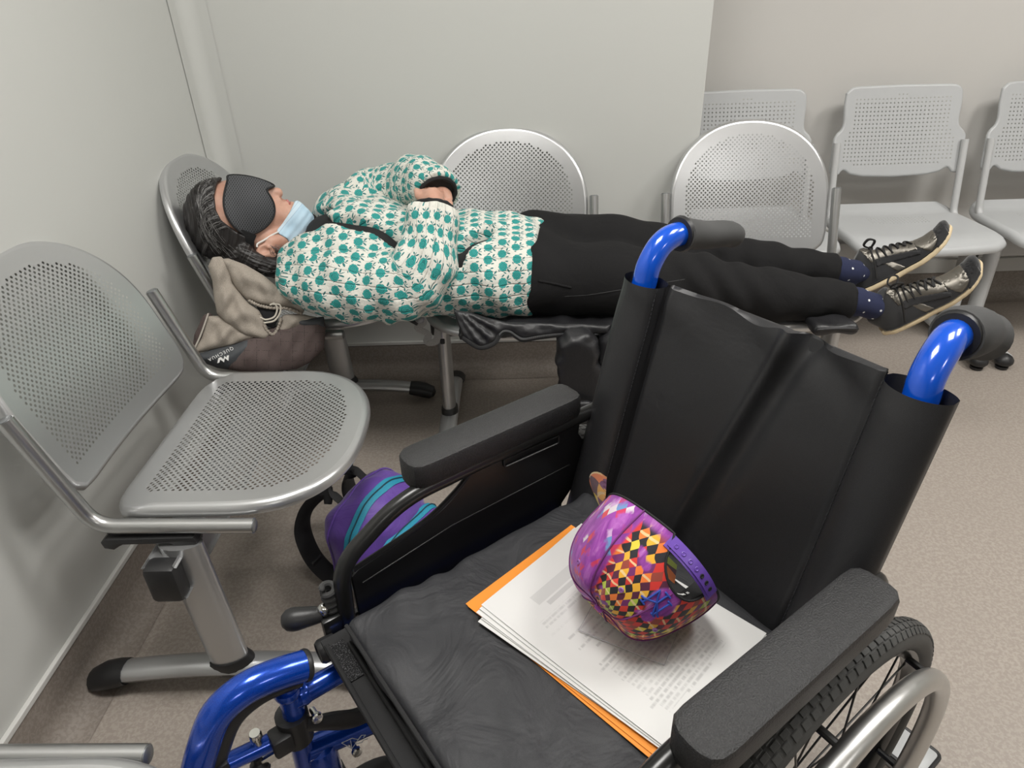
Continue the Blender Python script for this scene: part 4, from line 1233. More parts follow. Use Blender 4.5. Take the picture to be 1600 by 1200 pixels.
# ---------------- drawstring bag used as a pillow (own frame: x along the bag, y up its front, z out of its front)
BO = Vector((-.680, 1.62, .511))
MB = frame((0, 0, 0), (.9327, .2955, -.2067), (.0588, .4408, .8957), (.3558, -.8476, .3937))
S_ = 1 / 595.9
px = lambda pts: [(p[0] * S_, p[1] * S_) for p in pts]
M_BEIGE = fabric('beige_lining_cloth', (.33, .29, .245), .85, weave=1100, wr=26, wst=.4, wd=.004)
M_SLATE = fabric('slate_panel_cloth', (.055, .06, .066), .7, wst=.2)
t = MT('brown_mesh_fabric', (.10, .075, .07), .85)
c = t.attr(); x, y, z = t.xyz(c)
dots = (x * 1500.0 + y * 560).sin() * (y * 1600.0 - x * 520).sin()
lines = ((x * 34.0 + .2).fract().lt(.045)).max((y * 40.0 + .1).fract().lt(.045)) * t.noise(c, 60, 2).gt(.48)
t.color(t.mix(lines * .7, t.mix(dots.step(-.1, .5), (.055, .040, .038), (.165, .122, .112)), (.03, .022, .022))); t.bump(dots, .25, .001)
t.bump(t.noise(t.coord(), 26, 3), .4, .005); M_MESHF = t.m
bag = thing('drawstring_bag', 'beige and brown drawstring bag wedged under the sleeper\'s head as a pillow', 'bag', tuple(BO))
w1 = lambda x, y: .005 * np.sin(60 * x + 40 * y) + .003 * np.sin(150 * x - 60 * y)
w2 = lambda x, y: .009 * np.sin(75 * y - 50 * x + 2 * np.sin(40 * x)) + .003 * np.sin(170 * x + 60 * y)
MBz = lambda dz: MB @ Matrix.Translation((0, 0, dz))
lower = px([(-97, -58), (-82, -66), (-60, -75), (-25, -81), (20, -80), (55, -76), (75, -66), (98, -42), (100, -5), (97, 8), (60, 2), (20, -10), (-15, -27), (-35, -38), (-65, -46)])
bodyb = obj('bag_body', inflate(lower, .030, .055, MBz(.010), edge=.05, grid=.007, wr=w1), M_MESHF, bag, sharp=0)
slate = px([(-97, -57.5), (-82, -66), (-60, -75), (-45, -77), (-28, -70), (-15, -55), (-10, -40), (-14, -28), (-35, -38), (-65, -46)])
obj('front_panel', inflate(slate, .032, .010, MBz(.0125), edge=.05, grid=.006, wr=w1), M_SLATE, bodyb, sharp=0)
slate2 = px([(98, -8), (97, 9), (60, 3), (52, 0), (62, -8), (78, -12)])
obj('side_panel', inflate(slate2, .024, .010, MBz(.020), edge=.05, grid=.006), M_SLATE, bodyb, sharp=0)
backp = px([(-97, -56), (-93, -25), (-80, 5), (-70, 10), (-62, -5), (-80, -40)])
obj('back_panel', inflate(backp, .020, .03, MBz(-.012), edge=.03, grid=.007), M_MESHF, bodyb, sharp=0)
edge = [(-97, -57), (-84, -28), (-72, 8)]
obj('edge_piping', G().tube([MB @ Vector((p[0] * S_, p[1] * S_, .018)) for p in cat(edge, 8)], .0022, 6), MT('cream_piping', (.45, .42, .37), .7).m, bag)
# lining: folds of beige cloth
lin = []
lin.append((px([(-96, -55), (-82, -30), (-72, 4), (-55, 5), (-30, -5), (-8, -20), (-5, -30), (-20, -32), (-40, -40), (-70, -48)]), .020, .03, .010, w2))
lin.append((px([(-64, 30), (-66, 55), (-72, 78), (-66, 92), (-54, 94), (-44, 84), (-38, 55), (-20, 30), (0, 15), (8, 0), (10, -12), (18, -22), (8, -30), (-20, -24), (-45, -8), (-60, 8)]), .024, .03, .020, w2))
lin.append((px([(-58, 90), (-44, 92), (-20, 84), (5, 70), (30, 50), (48, 46), (66, 30), (70, 22), (64, 12), (45, 20), (20, 21), (0, 24), (-18, 30), (-34, 46), (-44, 66)]), .030, .04, .014, w2))
lin.append((px([(30, 4), (38, 10), (60, 12), (84, 8), (98, 4), (96, -1), (70, -8), (40, -18), (25, -24), (20, -16), (28, -6)]), .018, .02, .016, w2))
g = G()
for poly, fr, bk, dz, wf in lin: 
    q = inflate(poly, fr, bk, MBz(dz), edge=.028, grid=.006, wr=wf); g.add(q.v, q.f, q.uv)
lining = obj('lining', g, M_BEIGE, bag, sharp=0)
obj('opening', inflate(px([(-4, 22), (10, 26), (32, 22), (30, 8), (22, -12), (12, -10), (4, 2)]), .004, .02, MBz(.022), edge=.01, grid=.006), MT('inside_shade', (.01, .01, .012), .9).m, bag, label='dark patch for the shade in the mouth of the bag')  # solid dark patch stands in for the shade inside the bag
# gathered edges and cords
for pl in (cat([(-15, 29), (0, 22), (18, 19), (40, 19), (62, 12)], 14), cat([(-2, 10), (6, -4), (10, -14), (20, -22), (28, -10), (32, 4)], 12)):
    g = G().tube([MB @ Vector((p[0] * S_, p[1] * S_ + .0015 * math.sin(i * 2.1), .032 + .002 * math.sin(i * 1.7))) for i, p in enumerate(pl)], [.0036 + .0012 * math.sin(i * 2.1) for i in range(len(pl))], 7)
    obj('gathered_hem', g, M_BEIGE, lining, sharp=0)
cords = [[(16, 24), (22, 26), (26, 18), (22, 6), (10, 1), (2, 4)], [(20, 25), (30, 24), (30, 12), (22, 0), (8, -4)]]
for cd in cords:
    obj('drawcord', G().tube([MB @ Vector((p[0] * S_, p[1] * S_, .036)) for p in cat(cd, 8)], .0024, 7, roundcap=True), MT('cord', (.55, .51, .44), .7).m, bag)
# lettering and peak mark on the slate panel
M_PRT = MT('pale_print', (.72, .72, .70), .6).m
def bagtext(txt, size, cx, cy, ang, name):
    cu_ = bpy.data.curves.new(name, 'FONT'); cu_.body = txt; cu_.size = size; cu_.align_x = 'CENTER'; cu_.extrude = .0003; cu_.space_character = 1.35
    o = bpy.data.objects.new(name, cu_); COL.objects.link(o)
    me = bpy.data.meshes.new_from_object(o.evaluated_get(bpy.context.evaluated_depsgraph_get()))
    bpy.data.objects.remove(o); bpy.data.curves.remove(cu_)
    Mt = MBz(.0478) @ Matrix.Translation((cx * S_, cy * S_, 0)) @ Matrix.Rotation(ang, 4, 'Z')
    g = G(); g.add([tuple(Mt @ v.co) for v in me.vertices], [tuple(p.vertices) for p in me.polygons]); bpy.data.meshes.remove(me)
    return g
bpy.context.view_layer.update()
g = bagtext('QUECHUA', .0112, -55, -50.5, math.radians(209), 'lettering')
obj('lettering', g, M_PRT, bodyb, smooth=False, label='pale brand lettering')
Mt = MBz(.0478) @ Matrix.Translation((-50.5 * S_, -60 * S_, 0)) @ Matrix.Rotation(math.radians(200), 4, 'Z') @ Matrix.Scale(1.25, 4)
g = G().prism([(-.0125, -.004), (-.0075, .0065), (-.003, -.001), (.001, .0065), (.006, -.001), (.0095, .004), (.0135, .004), (.0085, -.0045), (.003, -.0055), (.000, .0005), (-.004, -.0055), (-.0065, -.001), (-.0085, -.0045)], .0005, Mt)
obj('peak_mark', g, M_PRT, bodyb, smooth=False, label='pale zigzag mountain mark')

# ---------------- black padded jacket lying on the seats, sleeves hanging down
M_PUFF = fabric('black_puffer_nylon', (.016, .016, .018), .42, wr=55, wst=.35, wd=.003)
jk = thing('jacket', 'black padded jacket spread under the sleeper, one sleeve hanging over the seat edge', 'jacket', (.0, 1.62, .46))
JO = Vector((.0, 1.62, .46))
def fj(X, Y, Z):
    # slab on the seat that droops over its front edge
    droop = np.where(Y < 1.60, (1.60 - Y) * .40, 0)
    yf = 1.572 + .020 * np.sin(9 * (X + .15)) + .012 * np.sin(31 * X)
    zz = Z - (.473 - droop + .004 * np.sin(55 * X + 20 * Y) + .003 * np.sin(90 * X - 40 * Y))
    d = np.maximum(np.maximum(np.abs(zz) - .0095, yf - Y), np.maximum(Y - 1.93, np.maximum(-.165 + .10 * (Y - 1.55) - X, X - .40)))
    d = np.maximum(d, -(Y - 1.60) - .35 * (X + .17) - .004) if False else d
    return d * .8
v, f = snet(fj, (-.20, 1.49, .40), (.44, 1.95, .50), .0075); v = lap(v, f, 2)
jb = obj('jacket_body', G().add(v - np.array(JO), f), M_PUFF, jk, sharp=0)
# quilted hem that fans over the seat edge, its zip hanging along the front
JF = frame(Vector((-.017, 1.556, .496)) - JO, (.9996, -.0037, -.0298), (.0283, .4392, .8979), (.0098, -.8984, .4391))
JS = 1 / 618.0
jp = lambda pts: [((p[0] - 800) * JS, (510 - p[1]) * JS) for p in pts]
def pleat(x, y):
    a = np.arctan2(y - .060, x + .150); r_ = np.hypot(y - .060, x + .150)
    fan = np.clip((-.015 - x) / .03, 0, 1)
    return fan * .0052 * np.cos(a * 26) * np.clip(r_ / .05, .4, 1) + (1 - fan) * .003 * np.sin(60 * x + 90 * y) + .0007 * np.sin(240 * x + 130 * y) + .0006 * np.sin(300 * y - 90 * x)
g = inflate(jp([(708, 480), (714, 500), (722, 521), (736, 531), (748, 537), (760, 536), (772, 529), (779, 519), (786, 513), (797, 514), (808, 521), (818, 525), (842, 521), (872, 518), (905, 517), (950, 518), (955, 503), (850, 500), (790, 499), (760, 492), (735, 484)]), .010, .008, JF, edge=.012, grid=.005, wr=pleat)
obj('quilted_hem', g, M_PUFF, jb, sharp=0)
zpx = cat([(722, 523), (736, 533), (748, 539), (760, 538), (773, 531), (780, 520), (787, 514.5), (797, 515.5), (808, 523), (818, 527), (842, 523), (872, 519.5), (905, 517)], 6)
zp = [JF @ Vector(((p[0] - 800) * JS, (510 - p[1]) * JS, .004)) for p in zpx]
zo = obj('zip_tape', G().tube(zp, .0062, 8, flat=(.4, 1), upv=(0, -1, .4)), M_TAPE, jb)
g = G()
for i in range(30, len(zp) - 1):
    for q in (0, .33, .66):
        p_ = zp[i] * (1 - q) + zp[i + 1] * q
        g.box(p_ + Vector((0, -.003, .0035)), (.0016, .003, .004))
obj('zip_teeth', g, M_DKMET, zo, smooth=False, kind='stuff')
def fslv(X, Y, Z):
    d = chain(X, Y, Z, [(.135, 1.60, .465), (.150, 1.545, .44), (.158, 1.535, .36), (.150, 1.54, .29), (.148, 1.55, .20), (.155, 1.56, .09)], [.042, .050, .054, .056, .058, .045], .03)
    d += .0045 * np.sin(38 * X + 45 * Z + 2.5 * np.sin(25 * Z)) * np.sin(52 * Z + 10 * Y) + .0022 * np.sin(130 * X + 50 * Z + 3 * np.sin(40 * Z)) + .0018 * np.sin(170 * Z - 90 * X)
    # cloth hangs flat
    d = smax(d, np.abs(Y - (1.545 + .05 * (.40 - Z))) - .036, .012)
    return d
v, f = snet(fslv, (.05, 1.47, .03), (.25, 1.66, .53), .0065); v = lap(v, f, 1)
sv = obj('sleeve', G().add(v - np.array(JO), f), M_PUFF, jk, sharp=0)
obj('elbow_fold', G().tube(np.array(cat([(.112, 1.502, .335), (.140, 1.496, .305), (.175, 1.498, .30), (.203, 1.508, .285)], 8)) - np.array(JO), [.004 + .006 * math.sin(PI * i / 24) for i in range(25)], 8), M_PUFF, sv, sharp=0)
def fslv2(X, Y, Z):
    d = chain(X, Y, Z, [(.235, 1.60, .465), (.245, 1.55, .44), (.255, 1.545, .36), (.275, 1.55, .29)], [.035, .04, .036, .018], .03)
    d += .005 * np.sin(60 * X + 30 * Z) + .004 * np.sin(90 * Z)
    return smax(d, np.abs(Y - 1.55) - .028, .01)
v, f = snet(fslv2, (.16, 1.48, .24), (.34, 1.66, .53), .0075); v = lap(v, f, 1)
obj('sleeve', G().add(v - np.array(JO), f), M_PUFF, jk, sharp=0)
def fcollar(X, Y, Z):
    d = rbox(X, Y, Z, (.80, 1.60, .474), (.055, .065, .014), .013)
    return d + .003 * np.sin(70 * X + 50 * Y)
# second black garment end on the last seat beside the ankle
v, f = snet(fcollar, (.72, 1.50, .44), (.88, 1.70, .51), .006)
sc = thing('folded_scarf', 'small black folded cloth on the last seat beneath the sleeper\'s calves', 'cloth', (.80, 1.60, .46))
obj('cloth', G().add(v - np.array((.80, 1.60, .46)), f), M_PUFF, sc, sharp=0)
obj('hem', G().tube(np.array(cat([(.748, 1.537, .478), (.80, 1.532, .483), (.852, 1.537, .478)], 6)) - np.array((.80, 1.60, .46)), .004, 8), M_PUFF, sc, sharp=0)

# ---------------- loose strap with buckle dangling between two seats
M_GREYW = fabric('grey_webbing', (.42, .41, .40), .8, wst=.1)
sp = thing('hanging_strap', 'grey and black webbing strap with a buckle dangling between the second and third seats', 'strap', (-.30, 1.80, .40))
SO = np.array((-.30, 1.80, .40))
obj('webbing', G().tube(np.array(cat([(-.30, 1.80, .475), (-.305, 1.79, .43), (-.275, 1.785, .415), (-.295, 1.785, .395), (-.265, 1.782, .375), (-.272, 1.78, .350), (-.245, 1.78, .352), (-.238, 1.78, .375), (-.235, 1.785, .40)], 6)) - SO, .011, 10, flat=(.14, 1), upv=(.3, 1, 0)), M_GREYW, sp)
obj('buckle', G().box(np.array((-.300, 1.775, .425)) - SO, (.030, .010, .022), .003, rot=(0, .6, 0)).box(np.array((-.225, 1.778, .352)) - SO, (.014, .008, .016), .003), M_BLKPL, sp)
obj('black_tape', G().tube(np.array(cat([(-.32, 1.785, .475), (-.325, 1.782, .445), (-.31, 1.78, .43), (-.285, 1.78, .44)], 5)) - SO, .010, 10, flat=(.16, 1), upv=(.3, 1, 0)), M_TAPE, sp)
# ---------------- pale box on the floor behind the near wheel
bx = thing('floor_box', 'pale grey box with a dark rim on the floor behind the wheelchair', 'box', (.685, .722, 0), WA)
obj('tray', G().box((0, 0, .02), (.07, .09, .04), .008), M_GREYPL, bx)
obj('dark_rim', G().tube(fillet([(.035, .045, .036), (-.035, .045, .036), (-.035, -.045, .036), (.035, -.045, .036), (.035, .045, .036)], .012, 4), .004, 8), M_BLKPL, bx)
# ================================================================== THE SLEEPER
t = MT('skin', (.60, .36, .27), .48, Subsurface_Weight=.12, Subsurface_Scale=.01)
t.b.inputs['Subsurface Radius'].default_value = (1, .35, .2)
c = t.coord(); n = t.noise(c, 26, 4); n2 = t.noise(c, 420, 2)
t.color(t.mix(n.step(.3, .7), (.53, .285, .205), (.62, .37, .28))); t.bump(n2, .12, .0006); M_SKIN = t.m
M_SHIRT = fabric('black_jersey', (.012, .012, .013), .85, wr=30, wst=.4, wd=.004)
t = MT('black_trouser_cloth', (.012, .012, .012), .88, spec=.22); c = t.coord()
n1 = t.noise(c, 1300, 2); n2 = t.noise(c, 11, 4, .55, .9); n3 = t.noise(c, 900, 1)
t.color(t.mix(n3.gt(.78), t.mix(n1, (.008, .008, .0085), (.015, .0145, .015)), (.04, .04, .042)))
t.bump(n2, .45, .008); t.bump(n1, .2, .0006); M_TROU = t.m

# printed quilted cotton: teal flowers with stems on cream; uses the unrolled cloth coordinates (metres)
t = MT('flower_print_cotton', (.7, .68, .6), .8, Sheen_Weight=.1)
x, y, z = t.xyz(t.attr())
CW, CHH = .044, .0415
xq, yq = x, y
x, y = x * 1.22, y * 1.22
col_ = (x * (1 / CW)); ci = col_.floor()
sh = ci.mod(2.0) * .5
ry = y * (1 / CHH) + sh; rj = ry.floor()
r1 = t.white(t.vec(ci, rj, 1.0)); r2 = t.white(t.vec(ci, rj, 2.0))
u_ = (col_.fract() - .5 + (r1 - .5) * .12) * CW; v_ = (ry.fract() - .5 + (r2 - .5) * .12) * CHH
an = (r1 - .5) * 1.1 + .15
ca, sa = an.cos(), an.sin()
fu = u_ * ca - v_ * sa; fv = u_ * sa + v_ * ca
def flower(cx, cy, R, petals=9.0):
    dx, dy = fu - cx, fv - cy
    r = (dx * dx + dy * dy).sqrt()
    a = NX(t.nt, dy.op('ARCTAN2', dx).k)
    rr = r - (a * petals).cos().abs().sqrt() * (R * .16) + R * .10
    return r, rr.lt(R), a
def ellipse(cx, cy, ra, rb, ang):
    c_, s_ = math.cos(ang), math.sin(ang)
    dx, dy = fu - cx, fv - cy
    p = (dx * c_ + dy * s_) * (1 / ra); q = (dy * c_ - dx * s_) * (1 / rb)
    return (p * p + q * q).lt(1.0)
r_, fl, aa = flower(-.0035, .001, .0134, 4.5)
ringd = ((r_ - .0082).abs().lt(.0011)).max((r_ - .0040).abs().lt(.0008)).max(r_.lt(.0014))
edge = fl * ((r_ - (aa * 4.5).cos().abs().sqrt() * .0022 + .0013).gt(.0121))
stem = ellipse(.0150, .0005, .0110, .0011, .0)
leaf = ellipse(.0150, .0080, .0065, .0024, .75).max(ellipse(.0170, -.0065, .0062, .0024, -.75)).max(ellipse(.0060, .0165, .0050, .0019, .25)).max(ellipse(.0045, -.0160, .0050, .0019, -.25)).max(ellipse(-.0135, .0145, .0035, .0016, .9))
bg = t.mix(t.noise(t.coord(), 40, 3), (.66, .65, .585), (.74, .73, .665))
spk = t.noise(t.vec(x * 330, y * 330, 0.0), 1.0, 1).gt(.66)
bg = t.mix(spk * .45, bg, (.25, .35, .28))
tealc = t.mix(t.noise(t.vec(x * 900, y * 900, 0.0), 1.0, 2), (.015, .27, .25), (.035, .40, .36))
c1 = t.mix(leaf.max(stem), bg, (.02, .15, .15))
c2 = t.mix(fl, c1, tealc)
c3 = t.mix((ringd.max(edge)) * fl * .75, c2, (.008, .13, .13))
t.color(c3)
wv = t.noise(t.vec(xq * 14, yq * 14, 0.0), 1.0, 2)
q2 = (((yq + wv * .014) * (1 / .030)).fract() - .5).abs()
quilt = q2.step(.5, .40)
n = t.noise(t.coord(), 30, 4, .6, .8)
t.bump(n, .6, .008); t.bump(quilt, .6, .0035); M_PRINTC = t.m

PX = 1 / 571.0
HO = Vector((-.737, 1.83, .713))
HA = np.array([(.9267, .3087, -.2144), (.1086, .3262, .939), (.3598, -.8935, .2688)])
PO = Vector((0.0, 1.80, .46))                                    # person's root
woman = thing('person', 'person asleep across the seats in a flowered jacket, eye mask and face mask', 'person', tuple(PO))
def hw(v):           # head pixels -> world relative to the root
    return (np.asarray(v, float) * PX) @ HA + np.array(HO) - np.array(PO)

# ---------------- head (units: head pixels, x along the body, y up the face, z towards the near ear)
def fskull(X, Y, Z):
    d = ell(X, Y, Z, (-24, 2, 0), (56, 52, 47))
    d = smin(d, ell(X, Y, Z, (14, 6, 0), (52, 46, 40)), 16)
    d = smin(d, ell(X, Y, Z, (-6, 30, 0), (40, 30, 34)), 14)                       # forehead
    return d
def fhead(X, Y, Z):
    d = fskull(X, Y, Z)
    A = np.abs(Z)
    X0, Y0, Z0 = X, Y, Z
    cy_, sy_ = math.cos(.24), math.sin(.24)
    Y, Z = Y0 * cy_ + Z0 * sy_, Z0 * cy_ - Y0 * sy_
    A = np.abs(Z)
    d = smin(d, ell(X, Y, A, (38, 15, 20), (22, 17, 14)), 10)                      # cheeks
    d = smin(d, ell(X, Y, Z, (62, 14, 0), (26, 22, 24)), 10)                       # mouth region
    d = smin(d, ell(X, Y, A, (12, 52, 18), (9, 8, 16)), 8)                         # brow
    d = smax(d, -ell(X, Y, A, (24, 54, 19), (10, 7, 11)), 5)                       # eye sockets
    d = smin(d, ell(X, Y, A, (24, 46, 18), (9, 7, 9)), 3)                          # closed eyes
    d = smin(d, cap_(X, Y, Z, (22, 48, 0), (44, 48, 0), 5.5, 7.0), 6)              # nose ridge
    d = smin(d, ell(X, Y, Z, (46, 47, 0), (7, 7.5, 7.5)), 3)                         # nose tip
    d = smin(d, ell(X, Y, A, (45, 36.5, 9.5), (6.5, 7, 5)), 3)                       # nostril wings
    d = smax(d, -ell(X, Y, A, (51.5, 40, 5.4), (3.6, 4.6, 3.0)), 1.5)                # nostrils
    d = smax(d, -ell(X, Y, Z, (55, 37, 0), (4, 4, 3)), 4)                          # philtrum
    d = smin(d, ell(X, Y, Z, (59.5, 31.5, 0), (4.2, 6.5, 12)), 2.5)                  # upper lip
    d = smin(d, ell(X, Y, Z, (66.5, 27, 0), (4.5, 6.5, 11)), 2.5)                    # lower lip
    d = smax(d, -ell(X, Y, Z, (63.0, 33.5, 0), (1.5, 4.5, 11)), 1.5)                 # mouth line
    X, Y, Z = X0, Y0, Z0; A = np.abs(Z)
    d = smin(d, cap_(X, Y, A, (36, -30, 33), (88, -2, 9), 14, 13), 12)             # jaw line
    d = smin(d, ell(X, Y, Z, (90, 3, 0), (17, 15, 18)), 10)                        # chin
    d = smin(d, cap_(X, Y, Z, (20, -30, 0), (120, -48, -6), 31, 34), 14)           # neck
    # ears
    e = ell(X, Y, A, (27, -43, 43), (14, 11, 6), [[.93, .36, 0], [-.36, .93, 0], [0, 0, 1]])
    e = smax(e, -ell(X, Y, A, (27, -41, 50), (10, 7.2, 6.5), [[.93, .36, 0], [-.36, .93, 0], [0, 0, 1]]), 2)
    e = smin(e, ell(X, Y, A, (32, -37, 45), (4, 3.4, 4)), 2)
    e = smin(e, ell(X, Y, A, (38, -49, 43), (6, 5, 4)), 3)                         # lobe
    d = smin(d, e, 3)
    return d
vh, fh = snet(fhead, (-84, -84, -56), (130, 66, 60), 1.75)
vh = lap(vh, fh, 1, .4)
# rest of the body below the clothes (world coordinates)
J = dict(neck=(-.56, 1.84, .625), shN=(-.555, 1.69, .605), shF=(-.52, 1.96, .68), elN=(-.262, 1.615, .575), wrN=(-.212, 1.745, .765), haN=(-.228, 1.86, .80),
         elF=(-.36, 2.02, .71), wrF=(-.205, 1.86, .775), haF=(-.193, 1.775, .745), hipN=(.045, 1.73, .56), hipF=(.05, 1.88, .60), knN=(.46, 1.665, .558), knF=(.49, 1.80, .592), anN=(.905, 1.645, .500), anF=(.912, 1.782, .533))
def fbodyw(X, Y, Z):
    d = ell(X, Y, Z, (-.42, 1.83, .60), (.20, .165, .115))
    d = smin(d, ell(X, Y, Z, (-.20, 1.81, .585), (.20, .145, .10)), .05)
    d = smin(d, ell(X, Y, Z, (.0, 1.80, .57), (.15, .16, .10)), .05)
    d = smin(d, cap_(X, Y, Z, (-.60, 1.845, .635), (-.50, 1.84, .615), .040, .06), .04)
    for s_ in 'NF':
        d = smin(d, chain(X, Y, Z, [J['sh' + s_], J['el' + s_], J['wr' + s_]], [.058, .042, .028], .02), .03)
        d = smin(d, chain(X, Y, Z, [J['hip' + s_], J['kn' + s_], J['an' + s_]], [.085, .056, .034], .03), .05)
    return d
vb_, fb_ = snet(fbodyw, (-.70, 1.52, .42), (.97, 2.10, .86), .012)
vb_ = lap(vb_, fb_, 1)
# hands: palm, four fingers, thumb; tucked into the opposite sleeves
def fhand(X, Y, Z):
    d = None
    for w_, h_, sd in ((J['wrN'], J['haN'], 1), (J['wrF'], J['haF'], -1)):
        w_ = np.array(w_); h_ = np.array(h_); a = (h_ - w_); L_ = np.linalg.norm(a); a /= L_
        s_ = np.cross(a, (0.2, -.6, .77)); s_ /= np.linalg.norm(s_); nrm = np.cross(s_, a)
        c = chain(X, Y, Z, [w_ - a * .05, w_, w_ + a * .03], [.027, .026, .028], .01)
        for k in (-1.5, -.5, .5, 1.5):
            b0 = w_ + a * .045 + s_ * .013 * k; c = smin(c, cap_(X, Y, Z, w_ + a * .01 + s_ * .009 * k, b0, .0135, .0125), .008)
            ln = (.046, .054, .051, .040)[int(k + 1.5)]
            b1 = b0 + a * ln * .5 + s_ * .002 * k; b2 = b1 + a * ln * .45 - nrm * .012
            c = np.minimum(c, smin(cap_(X, Y, Z, b0, b1, .0088, .0082), cap_(X, Y, Z, b1, b2, .0082, .0068), .003))
        t0 = w_ + a * .015 - s_ * .018 * sd; t1 = t0 + a * .026 - s_ * .018 * sd; t2 = t1 + a * .024 - s_ * .004 * sd
        c = smin(c, smin(cap_(X, Y, Z, t0, t1, .012, .0095), cap_(X, Y, Z, t1, t2, .0095, .0075), .004), .006)
        d = c if d is None else np.minimum(d, c)
    return d
vq, fq = snet(fhand, (-.32, 1.66, .66), (-.12, 1.98, .86), .0045)
g = G()
g.add(hw(vh), fh); g.add(vb_ - np.array(PO), fb_); g.add(vq - np.array(PO), fq)
bodyo = obj('body', g, M_SKIN, woman, sharp=0)
# lips
def flips(X, Y, Z):
    Y, Z = Y * math.cos(.24) + Z * math.sin(.24), Z * math.cos(.24) - Y * math.sin(.24)
    return smin(ell(X, Y, Z, (59.6, 32.0, 0), (3.7, 6.6, 11)), ell(X, Y, Z, (66.3, 27.6, 0), (4.1, 6.6, 10)), 1.0)
v, f = snet(flips, (50, 10, -14), (78, 44, 26), 1.1)
obj('lips', G().add(hw(v), f), MT('lip_skin', (.50, .17, .16), .4).m, bodyo, sharp=0)

# ---------------- 2-D polygon distance in the face plane
def poly2(X, Y, P):
    P = np.array(P, float); a = P; b = np.roll(P, -1, 0)
    x2, y2 = (X[:, :, 0], Y[:, :, 0]) if X.ndim == 3 else (X, Y)
    d = np.full(x2.shape, 1e9); ins = np.zeros(x2.shape, bool)
    for (p, q) in zip(a, b):
        e = q - p; t_ = np.clip(((x2 - p[0]) * e[0] + (y2 - p[1]) * e[1]) / (e @ e), 0, 1)
        d = np.minimum(d, np.hypot(x2 - p[0] - t_ * e[0], y2 - p[1] - t_ * e[1]))
        c_ = (p[1] > y2) != (q[1] > y2)
        ins ^= c_ & (x2 < (q[0] - p[0]) * (y2 - p[1]) / ((q[1] - p[1]) if q[1] != p[1] else 1e-9) + p[0])
    r_ = np.where(ins, -d, d)
    return r_[:, :, None] if X.ndim == 3 else r_
def surf_z(fn, x, y, z0=75, z1=-20):
    zs = np.linspace(z0, z1, 300); v_ = fn(np.full(300, float(x)), np.full(300, float(y)), zs)
    i = np.argmax(v_ < 0); return zs[i] if v_[i] < 0 else -5.0
# ---------------- eye mask
EM = cat([(-26, 66), (8, 66), (42, 57), (33, 52), (28.5, 46.5), (35, 37), (40, 25), (39, 9), (29, -6), (14, -17), (0, -21), (-15, -13), (-27, 3), (-32, 24), (-29, 45), (-26, 58)], 4, closed=True)
def femask_s(X, Y, Z):
    b = smin(fskull(X, Y, Z), ell(X, Y, np.abs(Z), (10, 24, 22), (30, 32, 27)), 12)
    b = smin(b, ell(X, Y, Z, (8, 44, 0), (34, 21, 24)), 10)
    return b
def femask(X, Y, Z):
    s_ = femask_s(X, Y, Z) - 4.6
    return smax(smax(s_, -(s_ + 9), 1), poly2(X, Y, EM), 1.2)
v, f = snet(femask, (-40, -28, -60), (50, 74, 64), 1.6); v = lap(v, f, 1, .4)
t = MT('eye_mask_mesh', (.05, .052, .056), .8); c = t.coord('Object')
x, y, z = t.xyz(t.attr())
hx = x * (1 / 3.6); hy = y * (1 / 6.0)
pp_ = (hx + hy); qq_ = (hx - hy)
kk = ((pp_.fract() - .5) * (pp_.fract() - .5) + (qq_.fract() - .5) * (qq_.fract() - .5)).sqrt()
t.color(t.mix(kk.step(.30, .42), (.022, .023, .026), (.085, .088, .094))); t.bump(kk, .4, .0012); M_EYEM = t.m
em = obj('eye_mask', G().add(hw(v), f, v[:, :2] + .01), M_EYEM, woman, sharp=0)
M_BIND = MT('black_binding', (.008, .008, .009), .7).m
g = G(); loop = []
for p in EM:
    z_ = surf_z(lambda a, b, c_: femask_s(a, b, c_) - 4.6, p[0] * .985 + .1, p[1] * .985 + .2)
    loop.append((p[0], p[1], z_ + .3))
for i in range(3): loop = [tuple((np.array(loop[i - 1]) + 2 * np.array(loop[i]) + np.array(loop[(i + 1) % len(loop)])) / 4) for i in range(len(loop))]
obj('mask_binding', G().tube(hw(loop), 1.5 * PX, 8, closed=True), M_BIND, em)
# elastic round the back of the head
sp_ = []
for p in [(4, -17), (0, -28), (-6, -42), (-12, -54), (-16, -62)]:
    sp_.append((p[0], p[1], max(surf_z(lambda a, b, c_: fskull(a, b, c_) - 6, p[0], p[1]), 0) + 1.2))
sp_ = cat(sp_ + [(-19, -64, -10), (-19, -62, -34)], 5)
obj('mask_elastic', G().tube(hw(sp_), 11.5 * PX, 10, flat=(.12, 1.0), upv=tuple(HA[2])), M_BIND, em)

# ---------------- surgical mask
SM = cat([(73.5, 37.5), (62, 17), (51, -1), (43.5, -12), (50, -18), (58, -22), (63, -28), (78, -28), (97, -20), (105, -6), (104, 8), (98, 18), (88, 28)], 4, closed=True)
def fsm_s(X, Y, Z):
    b = smin(fhead(X, Y, Z) - 2.0, ell(X, Y, Z, (76, 4, 2), (27, 33, 34)), 8)
    pl = X * .80 + Y * -.60
    return b + .5 * np.sin(pl * .62 + Y * .02)
def fsm(X, Y, Z):
    s_ = fsm_s(X, Y, Z)
    return smax(smax(s_, -(s_ + 5), 1), poly2(X, Y, SM), 1.0)
v, f = snet(fsm, (36, -36, -48), (114, 46, 50), 1.5); v = lap(v, f, 1, .4)
t = MT('pale_blue_mask', (.50, .66, .78), .75); x, y, z = t.xyz(t.attr())
pl = x * .80 - y * .60
hem = pl.lt(45.5)
line = ((pl - 45.5).abs().lt(.45)).max((pl - 39.5).abs().lt(.35))
n = t.noise(t.coord(), 50, 3)
